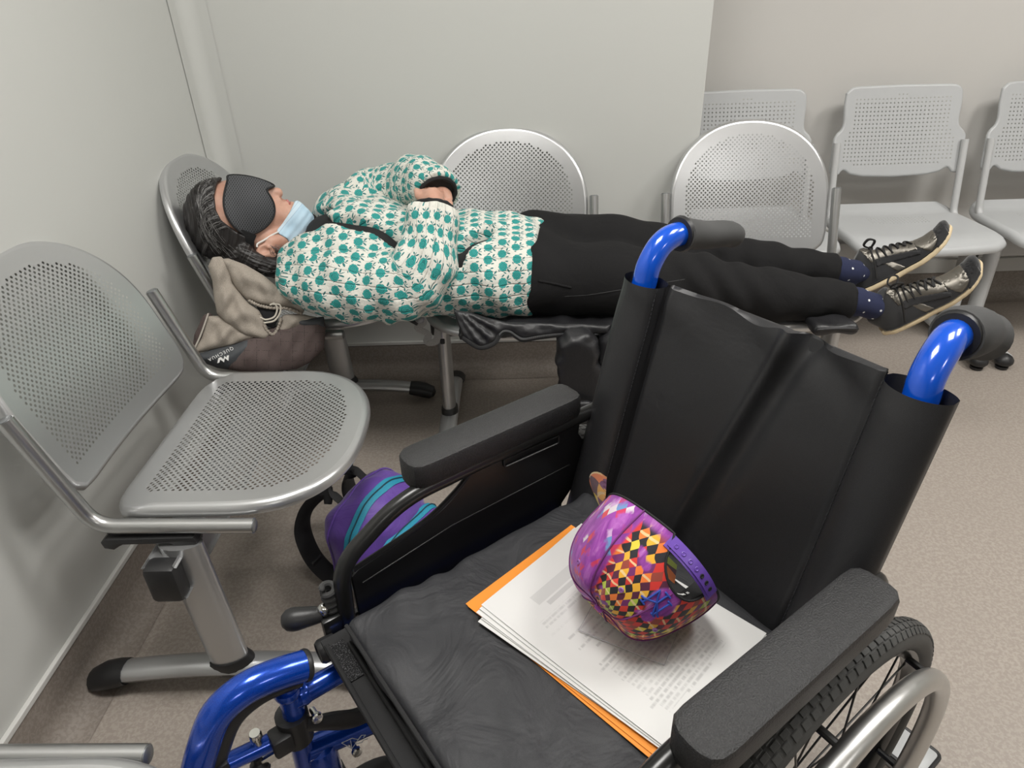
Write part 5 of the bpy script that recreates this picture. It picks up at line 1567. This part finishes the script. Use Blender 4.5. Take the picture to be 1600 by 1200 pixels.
t.color(t.mix(line * .6, t.mix(hem * .5, t.mix(n, (.42, .60, .74), (.52, .68, .79)), (.66, .76, .82)), (.25, .36, .50)))
t.bump(t.noise(t.vec(x * .12, y * .02, 0.0), 1.0, 3), .5, .004); M_SURG = t.m
sm = obj('face_mask', G().add(hw(v), f, v[:, :2] + .01), M_SURG, woman, sharp=0)
M_WCORD = MT('white_elastic', (.78, .76, .72), .7).m
lp = cat([(46, -13, surf_z(fsm_s, 47, -13) + 1.5), (36, -19, 41), (25, -27, 44.5), (16, -33, 46), (15, -38, 46)], 6)
obj('ear_loop', G().tube(hw(lp), 1.5 * PX, 8), M_WCORD, sm)

# ---------------- hair
HL = [(-42, 66), (-34, 60), (-41, 50), (-44, 32), (-42, 12), (-35, -2), (-26, -9), (-14, -17), (-4, -22), (6, -26), (12, -30), (12, -42), (20, -58), (34, -60), (46, -54), (50, -42), (62, -44), (95, -30), (112, -40), (112, -90), (-100, -90), (-100, 80), (-50, 80)]
def fhair(X, Y, Z):
    b = smin(fskull(X, Y, Z) - 6, ell(X, Y, Z, (-42, 2, 0), (46, 56, 52)), 8)
    b = smin(b, ell(X, Y, Z, (-28, -34, 4), (44, 34, 44)), 12)
    ang = np.arctan2(Y + 10, X + 5)
    fl_ = X + .28 * Y + .006 * (Y - 10) ** 2
    b = b + .8 * np.sin(fl_ * .55 + 2 * np.sin(Z * .07)) + .5 * np.sin(fl_ * 1.15 + Z * .15)
    b = smax(b, poly2(X, Y, HL), 3)
    # long lock that sweeps under the ear to the collar
    A = [(-2, -48, 40), (14, -62, 43), (36, -66, 43), (60, -55, 40), (82, -42, 36), (108, -28, 22)]
    l1 = chain(X, Y, Z, A, [13, 13, 12, 13, 12, 9], 8) + 1.0 * np.sin(Y * 1.1 + X * .35 + Z * .4)
    l2 = chain(X, Y, Z, [(-14, -54, 34), (10, -68, 34), (40, -72, 28), (70, -58, 20)], [14, 12, 11, 7], 8) + .8 * np.sin(Y * .9 - X * .3)
    l3 = chain(X, Y, Z, [(98, 12, 10), (106, -6, 22), (112, -24, 26)], [7, 8, 7], 6)
    return smin(smin(smin(b, l1, 6), l2, 6), l3, 4)
v, f = snet(fhair, (-100, -92, -62), (126, 80, 66), 1.9); v = lap(v, f, 1, .4)
t = MT('dark_hair_grey_streaks', (.02, .018, .017), .42, spec=.4, Anisotropic=.5); x, y, z = t.xyz(t.attr())
ang = (y + 10.0).op('ARCTAN2', x + 5.0)
fl_ = x + y * .28 + (y - 10.0) * (y - 10.0) * .006
n = t.noise(t.vec(fl_ * .22, y * .012, 0.0), 1.0, 4, .6); n2 = t.noise(t.vec(fl_ * .9, y * .02, 0.0), 1.0, 2)
g_ = n.step(.56, .72)
t.color(t.mix(g_ * .4, t.mix(n2, (.008, .007, .007), (.035, .031, .030)), (.24, .23, .225))); t.bump(n2, .35, .0015); M_HAIR = t.m
M_HAIRD = MT('hair_strand_dark', (.016, .014, .013), .4).m; M_HAIRG = MT('hair_strand_grey', (.22, .215, .21), .45).m
hr_ = obj('hair', G().add(hw(v), f, v[:, :2] + .01), M_HAIR, woman, sharp=0)
g1, g2 = G(), G()
hrng = random.Random(3)
for k in range(300):
    # strands run from the hairline and crown down the side to behind the ear
    s_ = hrng.random() ** .8; L_ = hrng.uniform(.55, 1)
    HLp = cat([(-84, -10), (-86, 22), (-72, 46), (-54, 56), (-46, 46), (-45, 28), (-43, 10), (-36, 0), (-25, -10)], 8)
    p0 = HLp[min(len(HLp) - 1, int(s_ * len(HLp)))] + np.array((hrng.uniform(-4, 1), hrng.uniform(-3, 3)))
    p3 = np.array((hrng.uniform(-52, 2) * .6 + p0[0] * .22, hrng.uniform(-66, -48)))
    p1 = p0 + np.array((-22 - 10 * (p0[0] > -55), -14)); p2 = p3 + np.array((-26, 26))
    pts = []
    for q in np.linspace(0, L_, 9):
        X_, Y_ = p0 * (1 - q) ** 3 + 3 * p1 * q * (1 - q) ** 2 + 3 * p2 * q * q * (1 - q) + p3 * q ** 3
        z_ = surf_z(fhair, X_, Y_)
        if z_ < -4: break
        pts.append((X_ + .8 * math.sin(5 * q + k), Y_, z_ + hrng.uniform(.0, 1.0)))
    if len(pts) > 3:
        grey = hrng.random() < (.42 if p0[0] > -58 else .16)
        (g2 if grey else g1).tube(hw(pts), [(.30 if grey else .4) * PX * (1 - .6 * i / len(pts)) for i in range(len(pts))], 4, caps=False)
for k in range(90):
    o_ = hrng.uniform(-9, 9); zz = hrng.uniform(-4, 6)
    A = [(-10, -44 + o_ * .6, 46 + zz * .5), (14, -61 + o_, 53 + zz * .4), (36, -66 + o_, 53 + zz * .4), (60, -55 + o_ * .9, 51 + zz * .4), (82, -42 + o_ * .8, 46 + zz * .3), (108 + hrng.uniform(-8, 8), -28 + o_ * .6, 30)]
    (g2 if hrng.random() < .04 else g1).tube(hw(cat(A, 4)), .45 * PX, 4, caps=False)
obj('hair_strands', g1, M_HAIRD, hr_, kind='stuff'); obj('grey_strands', g2, M_HAIRG, hr_, label='silver-grey strands', kind='stuff')
for k in range(7):
    o_ = np.array((hrng.uniform(-5, 6), hrng.uniform(-4, 4), hrng.uniform(-1, 2))); q_ = hrng.uniform(.6, 1.2)
    pl = cat([(36, -34, 47), (45, -38, 50), (46, -45, 51), (38, -46, 50), (35, -38, 50)], 6)
    obj('loose_curl', G().tube(hw((pl - pl[0]) * q_ + pl[0] + o_), .28 * PX, 4), M_HAIRD, hr_)

# ---------------- shirt
def W(P): return np.array(P) - np.array(PO)
def fshirt(X, Y, Z):
    d = ell(X, Y, Z, (-.40, 1.80, .612), (.205, .175, .122))
    d = smin(d, ell(X, Y, Z, (-.16, 1.79, .592), (.20, .150, .102)), .04)
    d = smin(d, cap_(X, Y, Z, (-.535, 1.84, .645), (-.44, 1.82, .64), .062, .09), .04)
    d = smax(d, -.575 - X - .25 * (Z - .66), .01)
    return d + .003 * np.sin(60 * X + 30 * Y)
v, f = snet(fshirt, (-.70, 1.58, .46), (.06, 2.02, .78), .010); v = lap(v, f, 1)
obj('shirt', G().add(W(v), f), M_SHIRT, woman, sharp=0)

# ---------------- printed jacket: body, two sleeves
def torso(X, Y, Z):
    d = ell(X, Y, Z, (-.430, 1.815, .612), (.205, .215, .152))
    d = smin(d, ell(X, Y, Z, (-.22, 1.800, .590), (.21, .195, .138)), .06)
    d = smin(d, ell(X, Y, Z, (-.02, 1.790, .572), (.20, .185, .130)), .06)
    d = smin(d, ell(X, Y, Z, (-.545, 1.70, .60), (.10, .10, .085)), .05)
    d = smin(d, ell(X, Y, Z, (-.470, 1.95, .692), (.10, .10, .085)), .05)
    return d
def open_line(X):
    """y of the front opening along the body"""
    return np.interp(X, [-.58, -.50, -.42, -.34, -.28, -.14, -.10, .0, .10], [1.755, 1.735, 1.715, 1.69, 1.665, 1.655, 1.70, 1.775, 1.84])
def fjack(X, Y, Z):
    d = torso(X, Y, Z)
    # soft folds
    d = d + .0042 * np.sin(26 * X + 34 * Y + 2 * np.sin(11 * X)) * np.sin(19 * Z + 8 * X) + .0030 * np.sin(62 * X + 50 * Z + 3 * np.sin(14 * Y)) + .0022 * np.sin(95 * Y - 40 * X)
    yo = open_line(X)
    d = d - .009 * np.clip((Y - yo) / .006, 0, 1) * np.clip((X + .15) / .04, 0, 1) * (Z > .58) * np.clip((2.0 - Y) / .15, 0, 1)
    gap = np.interp(X, [-.60, -.52, -.44, -.36, -.28, -.20, -.15, -.11, -.06, .0, .1], [.040, .028, .020, .015, .013, .013, .018, .018, .006, -.004, -.004])
    cut = np.abs(Y - yo) - gap
    d = np.where(Z > .60, smax(d, -(cut), .010), d)
    # hem: near panel ends sooner, far panel laps over it
    hem = np.where(Y < yo, .050 + .18 * np.clip(1.70 - Y, -.1, .3) * -1.0, .086)
    d = smax(d, X - hem, .012)
    # neckline
    d = smax(d, -((X + .585) * -1.0 + .0 - .35 * np.abs(Y - 1.83) * 0) if False else (-.632 - X) , .01)
    d = smax(d, -cap_(X, Y, Z, (-.66, 1.84, .68), (-.515, 1.80, .70), .085, .050), .02)
    return d
v, f = snet(fjack, (-.66, 1.54, .43), (.14, 2.06, .80), .0075); v = lap(v, f, 1, .45)
ang = np.arctan2(v[:, 2] - .60, v[:, 1] - 1.80)
ang = np.mod(ang + PI / 2 - .2, 2 * PI)
uv = np.stack([v[:, 0] + 2, ang * .17], 1)
jkt = obj('flowered_jacket', G().add(W(v), f, uv), M_PRINTC, woman, sharp=0)
def sleeve(pts, rad, fold, name, lo, hi, cutp=None, cutn=None, squash=None):
    P_ = cat(pts, 5); R_ = np.interp(np.linspace(0, 1, len(P_)), np.linspace(0, 1, len(rad)), rad)
    def fs(X, Y, Z):
        d = chain(X, Y, Z, P_, R_, .025)
        d = d + fold(X, Y, Z)
        if cutp is not None: d = smax(d, (X - cutp[0]) * cutn[0] + (Y - cutp[1]) * cutn[1] + (Z - cutp[2]) * cutn[2], .006)
        return d
    v, f = snet(fs, lo, hi, .0075); v = lap(v, f, 1, .45)
    # unrolled coordinates along the arm
    seg = np.diff(P_, axis=0); L = np.r_[0, np.cumsum(np.linalg.norm(seg, axis=1))]
    bd = np.full(len(v), 9.); s_ = np.zeros(len(v)); base = np.zeros((len(v), 3)); tg = np.zeros((len(v), 3))
    for i in range(len(seg)):
        t_ = np.clip(((v - P_[i]) @ seg[i]) / (seg[i] @ seg[i]), 0, 1); q = P_[i] + t_[:, None] * seg[i]; dd = np.linalg.norm(v - q, axis=1)
        k = dd < bd; bd[k] = dd[k]; s_[k] = L[i] + t_[k] * (L[i + 1] - L[i]); base[k] = q[k]; tg[k] = seg[i] / np.linalg.norm(seg[i])
    ref = np.array((.36, -.89, .27)); e1 = ref - tg * (tg @ ref)[:, None]; e1 /= np.linalg.norm(e1, axis=1)[:, None]; e2 = np.cross(tg, e1)
    r_ = v - base; a = np.arctan2((r_ * e2).sum(1), (r_ * e1).sum(1))
    uv = np.stack([s_ + 5, a * .085 + 3], 1)
    return obj(name, G().add(W(v), f, uv), M_PRINTC, woman, sharp=0)
nf = lambda X, Y, Z: .0062 * np.sin(24 * X - 40 * Z + 2 * np.sin(18 * X)) * np.sin(20 * Y + 14 * X) + .0032 * np.sin(70 * X + 45 * Z) + .0020 * np.sin(110 * X - 30 * Z)
slN = sleeve([(-.560, 1.685, .600), (-.44, 1.645, .595), (-.33, 1.628, .592), (-.262, 1.630, .605), (-.228, 1.650, .660), (-.214, 1.715, .745)], [.072, .086, .080, .075, .066, .058], nf, 'jacket_sleeve', (-.68, 1.48, .44), (-.10, 1.84, .84),
             cutp=(-.212, 1.727, .757), cutn=(.03, .62, .78))
ff = lambda X, Y, Z: .004 * np.sin(30 * X + 30 * Z) + .0025 * np.sin(80 * X - 30 * Y)
slF = sleeve([(-.465, 1.965, .700), (-.41, 2.00, .715), (-.345, 1.995, .742), (-.275, 1.925, .780), (-.190, 1.815, .772)], [.076, .070, .064, .060, .056], ff, 'jacket_sleeve', (-.62, 1.76, .60), (-.10, 2.10, .88),
             cutp=(-.209, 1.830, .773), cutn=(.30, -.86, -.40))
# dark inside of the cuffs
for P_, n_, r_, nm in (((-.2124, 1.7310, .7617), (.03, .62, .78), .0475, 'cuff_band'), ((-.2078, 1.8262, .7714), (.30, -.86, -.40), .0495, 'cuff_band')):
    Z_ = Vector(n_).normalized(); X_ = Z_.orthogonal().normalized(); Y_ = Z_.cross(X_)
    lp = [tuple(Vector(W(P_)) + X_ * (r_ * math.cos(a)) + Y_ * (r_ * math.sin(a))) for a in np.linspace(0, 2 * PI, 33)[:-1]]
    g = G().tube(lp, [.0060 + .001 * math.sin(i * 2.4) for i in range(32)], 8, closed=True)
    g.lathe([(r_, -.002), (r_ * .5, -.001), (0, -.001)], W(P_) + np.array(Z_) * .0005, n_, 28)
    obj(nm, g, M_SHIRT, slN if r_ < .048 else slF, label='black inner cuff')
# jacket edge piping along the two fronts and hem fold
# ---------------- trousers
def ftr(X, Y, Z):
    d = ell(X, Y, Z, (.02, 1.795, .572), (.17, .172, .112))
    wr = 0
    for s_, rr in (('N', (.105, .082, .066, .050)), ('F', (.098, .074, .058, .046))):
        h_, k_, a_ = (np.array(J[q + s_]) for q in ('hip', 'kn', 'an'))
        end = k_ + (a_ - k_) * .93
        m1 = (h_ + k_) / 2 + np.array((0, 0, .004)); m2 = k_ + (end - k_) * .5 + np.array((0, 0, -.008))
        l_ = chain(X, Y, Z, [h_, m1, k_, m2, end], [rr[0], (rr[0] + rr[1]) / 2, rr[1] * .93, rr[2], rr[3]], .03)
        l_ = l_ + .0046 * np.sin(85 * (X - k_[0]) + 50 * Z + 2 * np.sin(20 * Y)) * np.exp(-((X - k_[0] - .05) / .13) ** 2) + .0028 * np.sin(60 * X - 60 * Z + 20 * Y) * np.exp(-((X - .80) / .10) ** 2)
        n_ = (end - k_) / np.linalg.norm(end - k_)
        l_ = smax(l_, (X - end[0]) * n_[0] + (Y - end[1]) * n_[1] + (Z - end[2]) * n_[2], .006)
        d = smin(d, l_, .028 if s_ == 'N' else .02)
    d = d + .0030 * np.sin(40 * X + 55 * Y - 20 * Z) * np.exp(-((X - .10) / .10) ** 2)
    d = smax(d, -.16 - X, .01)
    return d
v, f = snet(ftr, (-.20, 1.56, .42), (.95, 2.02, .74), .0078); v = lap(v, f, 1, .45)
tr = obj('trousers', G().add(W(v), f), M_TROU, woman, sharp=0)
def surf_from_cam(fn, P, n_=(.0, -.86, .5), dist=.3):
    """walk from outside along -n_ to the surface"""
    n_ = np.array(n_) / np.linalg.norm(n_); o_ = np.array(P) + n_ * dist
    ts = np.linspace(0, 2 * dist, 500); q = o_ - ts[:, None] * n_; val = fn(q[:, 0], q[:, 1], q[:, 2]); i = np.argmax(val < 0); return q[i]
M_SEAM = MT('seam_thread_black', (.03, .03, .031), .7).m
pk = [surf_from_cam(ftr, p) for p in cat([(.055, 1.66, .575), (.10, 1.655, .567), (.135, 1.65, .560)], 8)]
obj('pocket_welt', G().tube(W(pk), .0034, 8, roundcap=True), M_TROU, tr)
sm_ = [surf_from_cam(ftr, p) for p in cat([(.12, 1.66, .53), (.20, 1.655, .535), (.32, 1.65, .555), (.42, 1.65, .57)], 8)]
obj('side_seam', G().tube(W(sm_), .0012, 6), M_SEAM, tr)

# ---------------- socks
t = MT('navy_dotted_sock', (.010, .013, .042), .9); x, y, z = t.xyz(t.attr())
ax_ = x * (1 / .040); ay_ = y * (1 / .036) + ax_.floor().mod(2.0) * .5
dx_, dy_ = (ax_.fract() - .5) * .040, (ay_.fract() - .5) * .036
t.color(t.mix((dx_ * dx_ + dy_ * dy_).sqrt().lt(.0031), (.013, .018, .055), (.75, .76, .78))); t.bump(t.noise(t.coord(), 900, 2), .3, .0008); M_SOCK = t.m
# ---------------- shoes
t = MT('black_suede', (.012, .012, .013), .9, Sheen_Weight=.35, Sheen_Roughness=.5); c = t.coord(); n = t.noise(c, 40, 4); t.color(t.mix(n, (.008, .008, .009), (.022, .022, .024))); t.bump(t.noise(c, 1200, 2), .3, .0006); M_SUEDE = t.m
t = MT('pewter_leather', (.21, .195, .17), .40, .8); c = t.coord(); t.bump(t.noise(c, 160, 3), .3, .0015); M_PEWT = t.m
t = MT('crepe_sole', (.62, .50, .32), .75); c = t.coord(); n = t.noise(c, 120, 4); t.color(t.mix(n, (.55, .43, .26), (.70, .58, .39))); t.bump(n, .3, .001); M_SOLE = t.m
M_LACE = fabric('black_lace', (.014, .013, .013), .8, wst=.1)
def shoe(ankle, knee, O_, A_, B_, Wd, S):
    """local: x heel->toe, y sole->ankle, z towards the camera; metres"""
    Ml = frame(Vector(O_) - PO, A_, B_, Wd) @ Matrix.Scale(S, 4)
    R_ = np.array([A_, B_, Wd]); loc = lambda P_: ((np.array(P_) - np.array(O_)) @ R_.T) / S
    an = loc(ankle); kn = loc(knee); dirl = (kn - an) / np.linalg.norm(kn - an)
    L_ = .315
    def width(x_): return np.interp(x_, [-.005, .02, .07, .13, .20, .26, .30, .317], [.020, .033, .036, .034, .042, .043, .032, .010])
    def curl(x_): return np.interp(x_, [0, .04, .12, .20, .24, .28, .30, .32], [.006, .001, .0, .004, .012, .028, .042, .060])
    def fup(X, Y, Z):
        yy = Y - curl(X)
        top = np.interp(X, [-.02, 0, .03, .06, .10, .14, .18, .22, .26, .30, .32], [.06, .085, .090, .100, .108, .096, .080, .066, .056, .046, .03])
        w_ = width(X) + .004 - .30 * np.clip(yy - .03, 0, .1) * (1 - .4 * np.clip((X - .2) / .1, 0, 1))
        q = np.sqrt((np.abs(Z) / np.maximum(w_, .004)) ** 2.6 + 1e-9)
        d1 = (q - 1) * np.maximum(w_, .004) * .75
        hgt = top - (np.abs(Z) / .05) ** 2 * .030
        d = smax(d1, yy - hgt, .014)
        d = smax(d, -(yy - .004), .004)
        d = smax(d, np.abs(X - .156) - .159, .018)
        d = smin(d, ell(X, yy, Z, (.034, .078, 0), (.062, .070, .043)), .015)
        # opening for the ankle
        return d
    def fcut(X, Y, Z):
        return smax(fup(X, Y, Z), (X + .022) * -.60 + (Y - .072) * .80, .004)
    v, f = snet(fcut, (-.05, -.01, -.07), (.34, .16, .07), .0045); v = lap(v, f, 1, .4)
    toL = lambda v_: [tuple(Ml @ Vector(p)) for p in v_]
    so = obj('shoe', G().add(toL(v), f), M_SUEDE, woman, sharp=0)
    def fsole(X, Y, Z):
        yy = Y - curl(X); w_ = width(X) + .0065
        d = (np.abs(Z) / np.maximum(w_, .004) - 1) * np.maximum(w_, .004) * .8
        d = smax(d, np.abs(X - .156) - .1655, .010)
        return smax(d, np.abs(yy + .000) - .0088, .004)
    v, f = snet(fsole, (-.03, -.025, -.07), (.34, .09, .07), .0042); v = lap(v, f, 1, .4)
    obj('sole', G().add(toL(v), f), M_SOLE, so, sharp=0)
    def patch(name, poly, mat, th=.0016, zlo=-.2, both=True):
        def fp(X, Y, Z):
            s_ = fup(X, Y, Z) - th
            d = smax(smax(s_, -(s_ + .005), .001), poly2(X, Y, poly), .0015)
            if not both: d = np.maximum(d, -Z)
            return d
        v, f = snet(fp, (-.03, -.01, -.07), (.345, .16, .07), .0034); v = lap(v, f, 2, .4)
        return obj(name, G().add(toL(v), f), mat, so, sharp=0)
    patch('side_stripe', [(.125, .012), (.155, .012), (.120, .062), (.098, .060)], M_PEWT)
    patch('vamp_panel', [(.210, .048), (.232, .020), (.250, .030), (.268, .050), (.272, .09), (.236, .10), (.205, .09), (.203, .060)], M_PEWT)
    patch('tongue', [(.072, .078), (.10, .074), (.205, .046), (.212, .10), (.12, .135), (.06, .135)], M_PEWT, .0022)
    patch('toe_guard', [(.246, .006), (.33, .010), (.33, .10), (.276, .10), (.270, .06), (.256, .034)], M_SUEDE, .0026)
    patch('eyelet_stay', [(.080, .058), (.10, .054), (.205, .030), (.212, .040), (.19, .053), (.11, .078), (.085, .084)], M_SUEDE, .0036)
    obj('welt_stitch', G().tube(toL([(x_, .012 + curl(x_), width(x_) + .0065) for x_ in np.linspace(.0, .30, 40)]), .0011, 5), M_SEAM, so)
    def top_pt(x_, s_, lift=.003):
        """point on the instep at station x_, s_ across (-1..1)"""
        z_ = s_ * .028; ys = np.linspace(.16, .0, 300); val = fup(np.full(300, x_), ys, np.full(300, z_)); i = np.argmax(val < 0)
        return np.array((x_, ys[i] + lift, z_))
    xs = np.linspace(.100, .200, 6)
    for i in range(5):
        for a, b in (((xs[i], -1), (xs[i + 1], 1)), ((xs[i], 1), (xs[i + 1], -1))):
            pl = [top_pt(a[0] + (b[0] - a[0]) * q, a[1] + (b[1] - a[1]) * q, .0045) for q in np.linspace(0, 1, 7)]
            obj('lace', G().tube(toL(pl), .0042, 6, flat=(.5, 1)), M_LACE, so)
    k0 = top_pt(.092, .0, .008)
    for sg in (-1, 1):
        lp = cat([k0, k0 + (-.012, .020, .014 * sg), k0 + (.008, .030, .030 * sg), k0 + (.022, .016, .026 * sg), k0], 6)
        obj('lace_loop', G().tube(toL(lp), .0026, 6), M_LACE, so)
        tl = cat([k0, k0 + (-.004, -.008, .034 * sg), k0 + (-.012, -.045, .044 * sg), k0 + (-.030, -.095, .048 * sg)], 6)
        obj('lace_tail', G().tube(toL(tl), .0026, 6), M_LACE, so)
    obj('lace_knot', G().lathe([(0, -.006), (.005, -.004), (.007, 0), (.005, .004), (0, .006)], toL([k0])[0], tuple(Wd), 10), M_LACE, so)
    # sock from the trouser leg into the shoe
    an_w = np.array(ankle); kn_w = np.array(knee); d_ = (kn_w - an_w) / np.linalg.norm(kn_w - an_w)
    an2 = np.array(O_) + np.array(A_) * .045 * S + np.array(B_) * .050 * S
    P_ = cat([an_w + d_ * .06, an_w + d_ * .01, an_w * .55 + an2 * .45, an2], 4)
    gg = G().tube(W(P_), [.0385] * 5 + [.0345] * 4 + [.028] * (len(P_) - 9), 24)
    gg.uv = [(u[0] + .003, u[1] * .235) for u in gg.uv]
    obj('sock', gg, M_SOCK, woman, sharp=0)
def rotfr(a, b, w, deg, yaw=0):
    a, b, w = (np.array(q) for q in (a, b, w)); c_, s_ = math.cos(math.radians(deg)), math.sin(math.radians(deg))
    A_ = a * c_ + b * s_; B_ = -a * s_ + b * c_
    if yaw:
        cy, sy = math.cos(math.radians(yaw)), math.sin(math.radians(yaw)); B2 = B_ * cy - w * sy * -1; W2 = np.cross(A_, B2); B_, w = B2, W2
    return tuple(A_), tuple(B_), tuple(w)
A_, B_, W_ = rotfr((.8817, -.4167, .2212), (-.0043, .4617, .887), (-.4717, -.7831, .4053), 29, 32)
shoe(J['anN'], J['knN'], (.985, 1.645, .414), A_, B_, W_, .83)
A_, B_, W_ = rotfr((.8951, -.3946, .2075), (-.0274, .4158, .909), (-.4449, -.8194, .3614), 27, 6)
shoe(J['anF'], J['knF'], (.975, 1.79, .462), A_, B_, W_, .83)
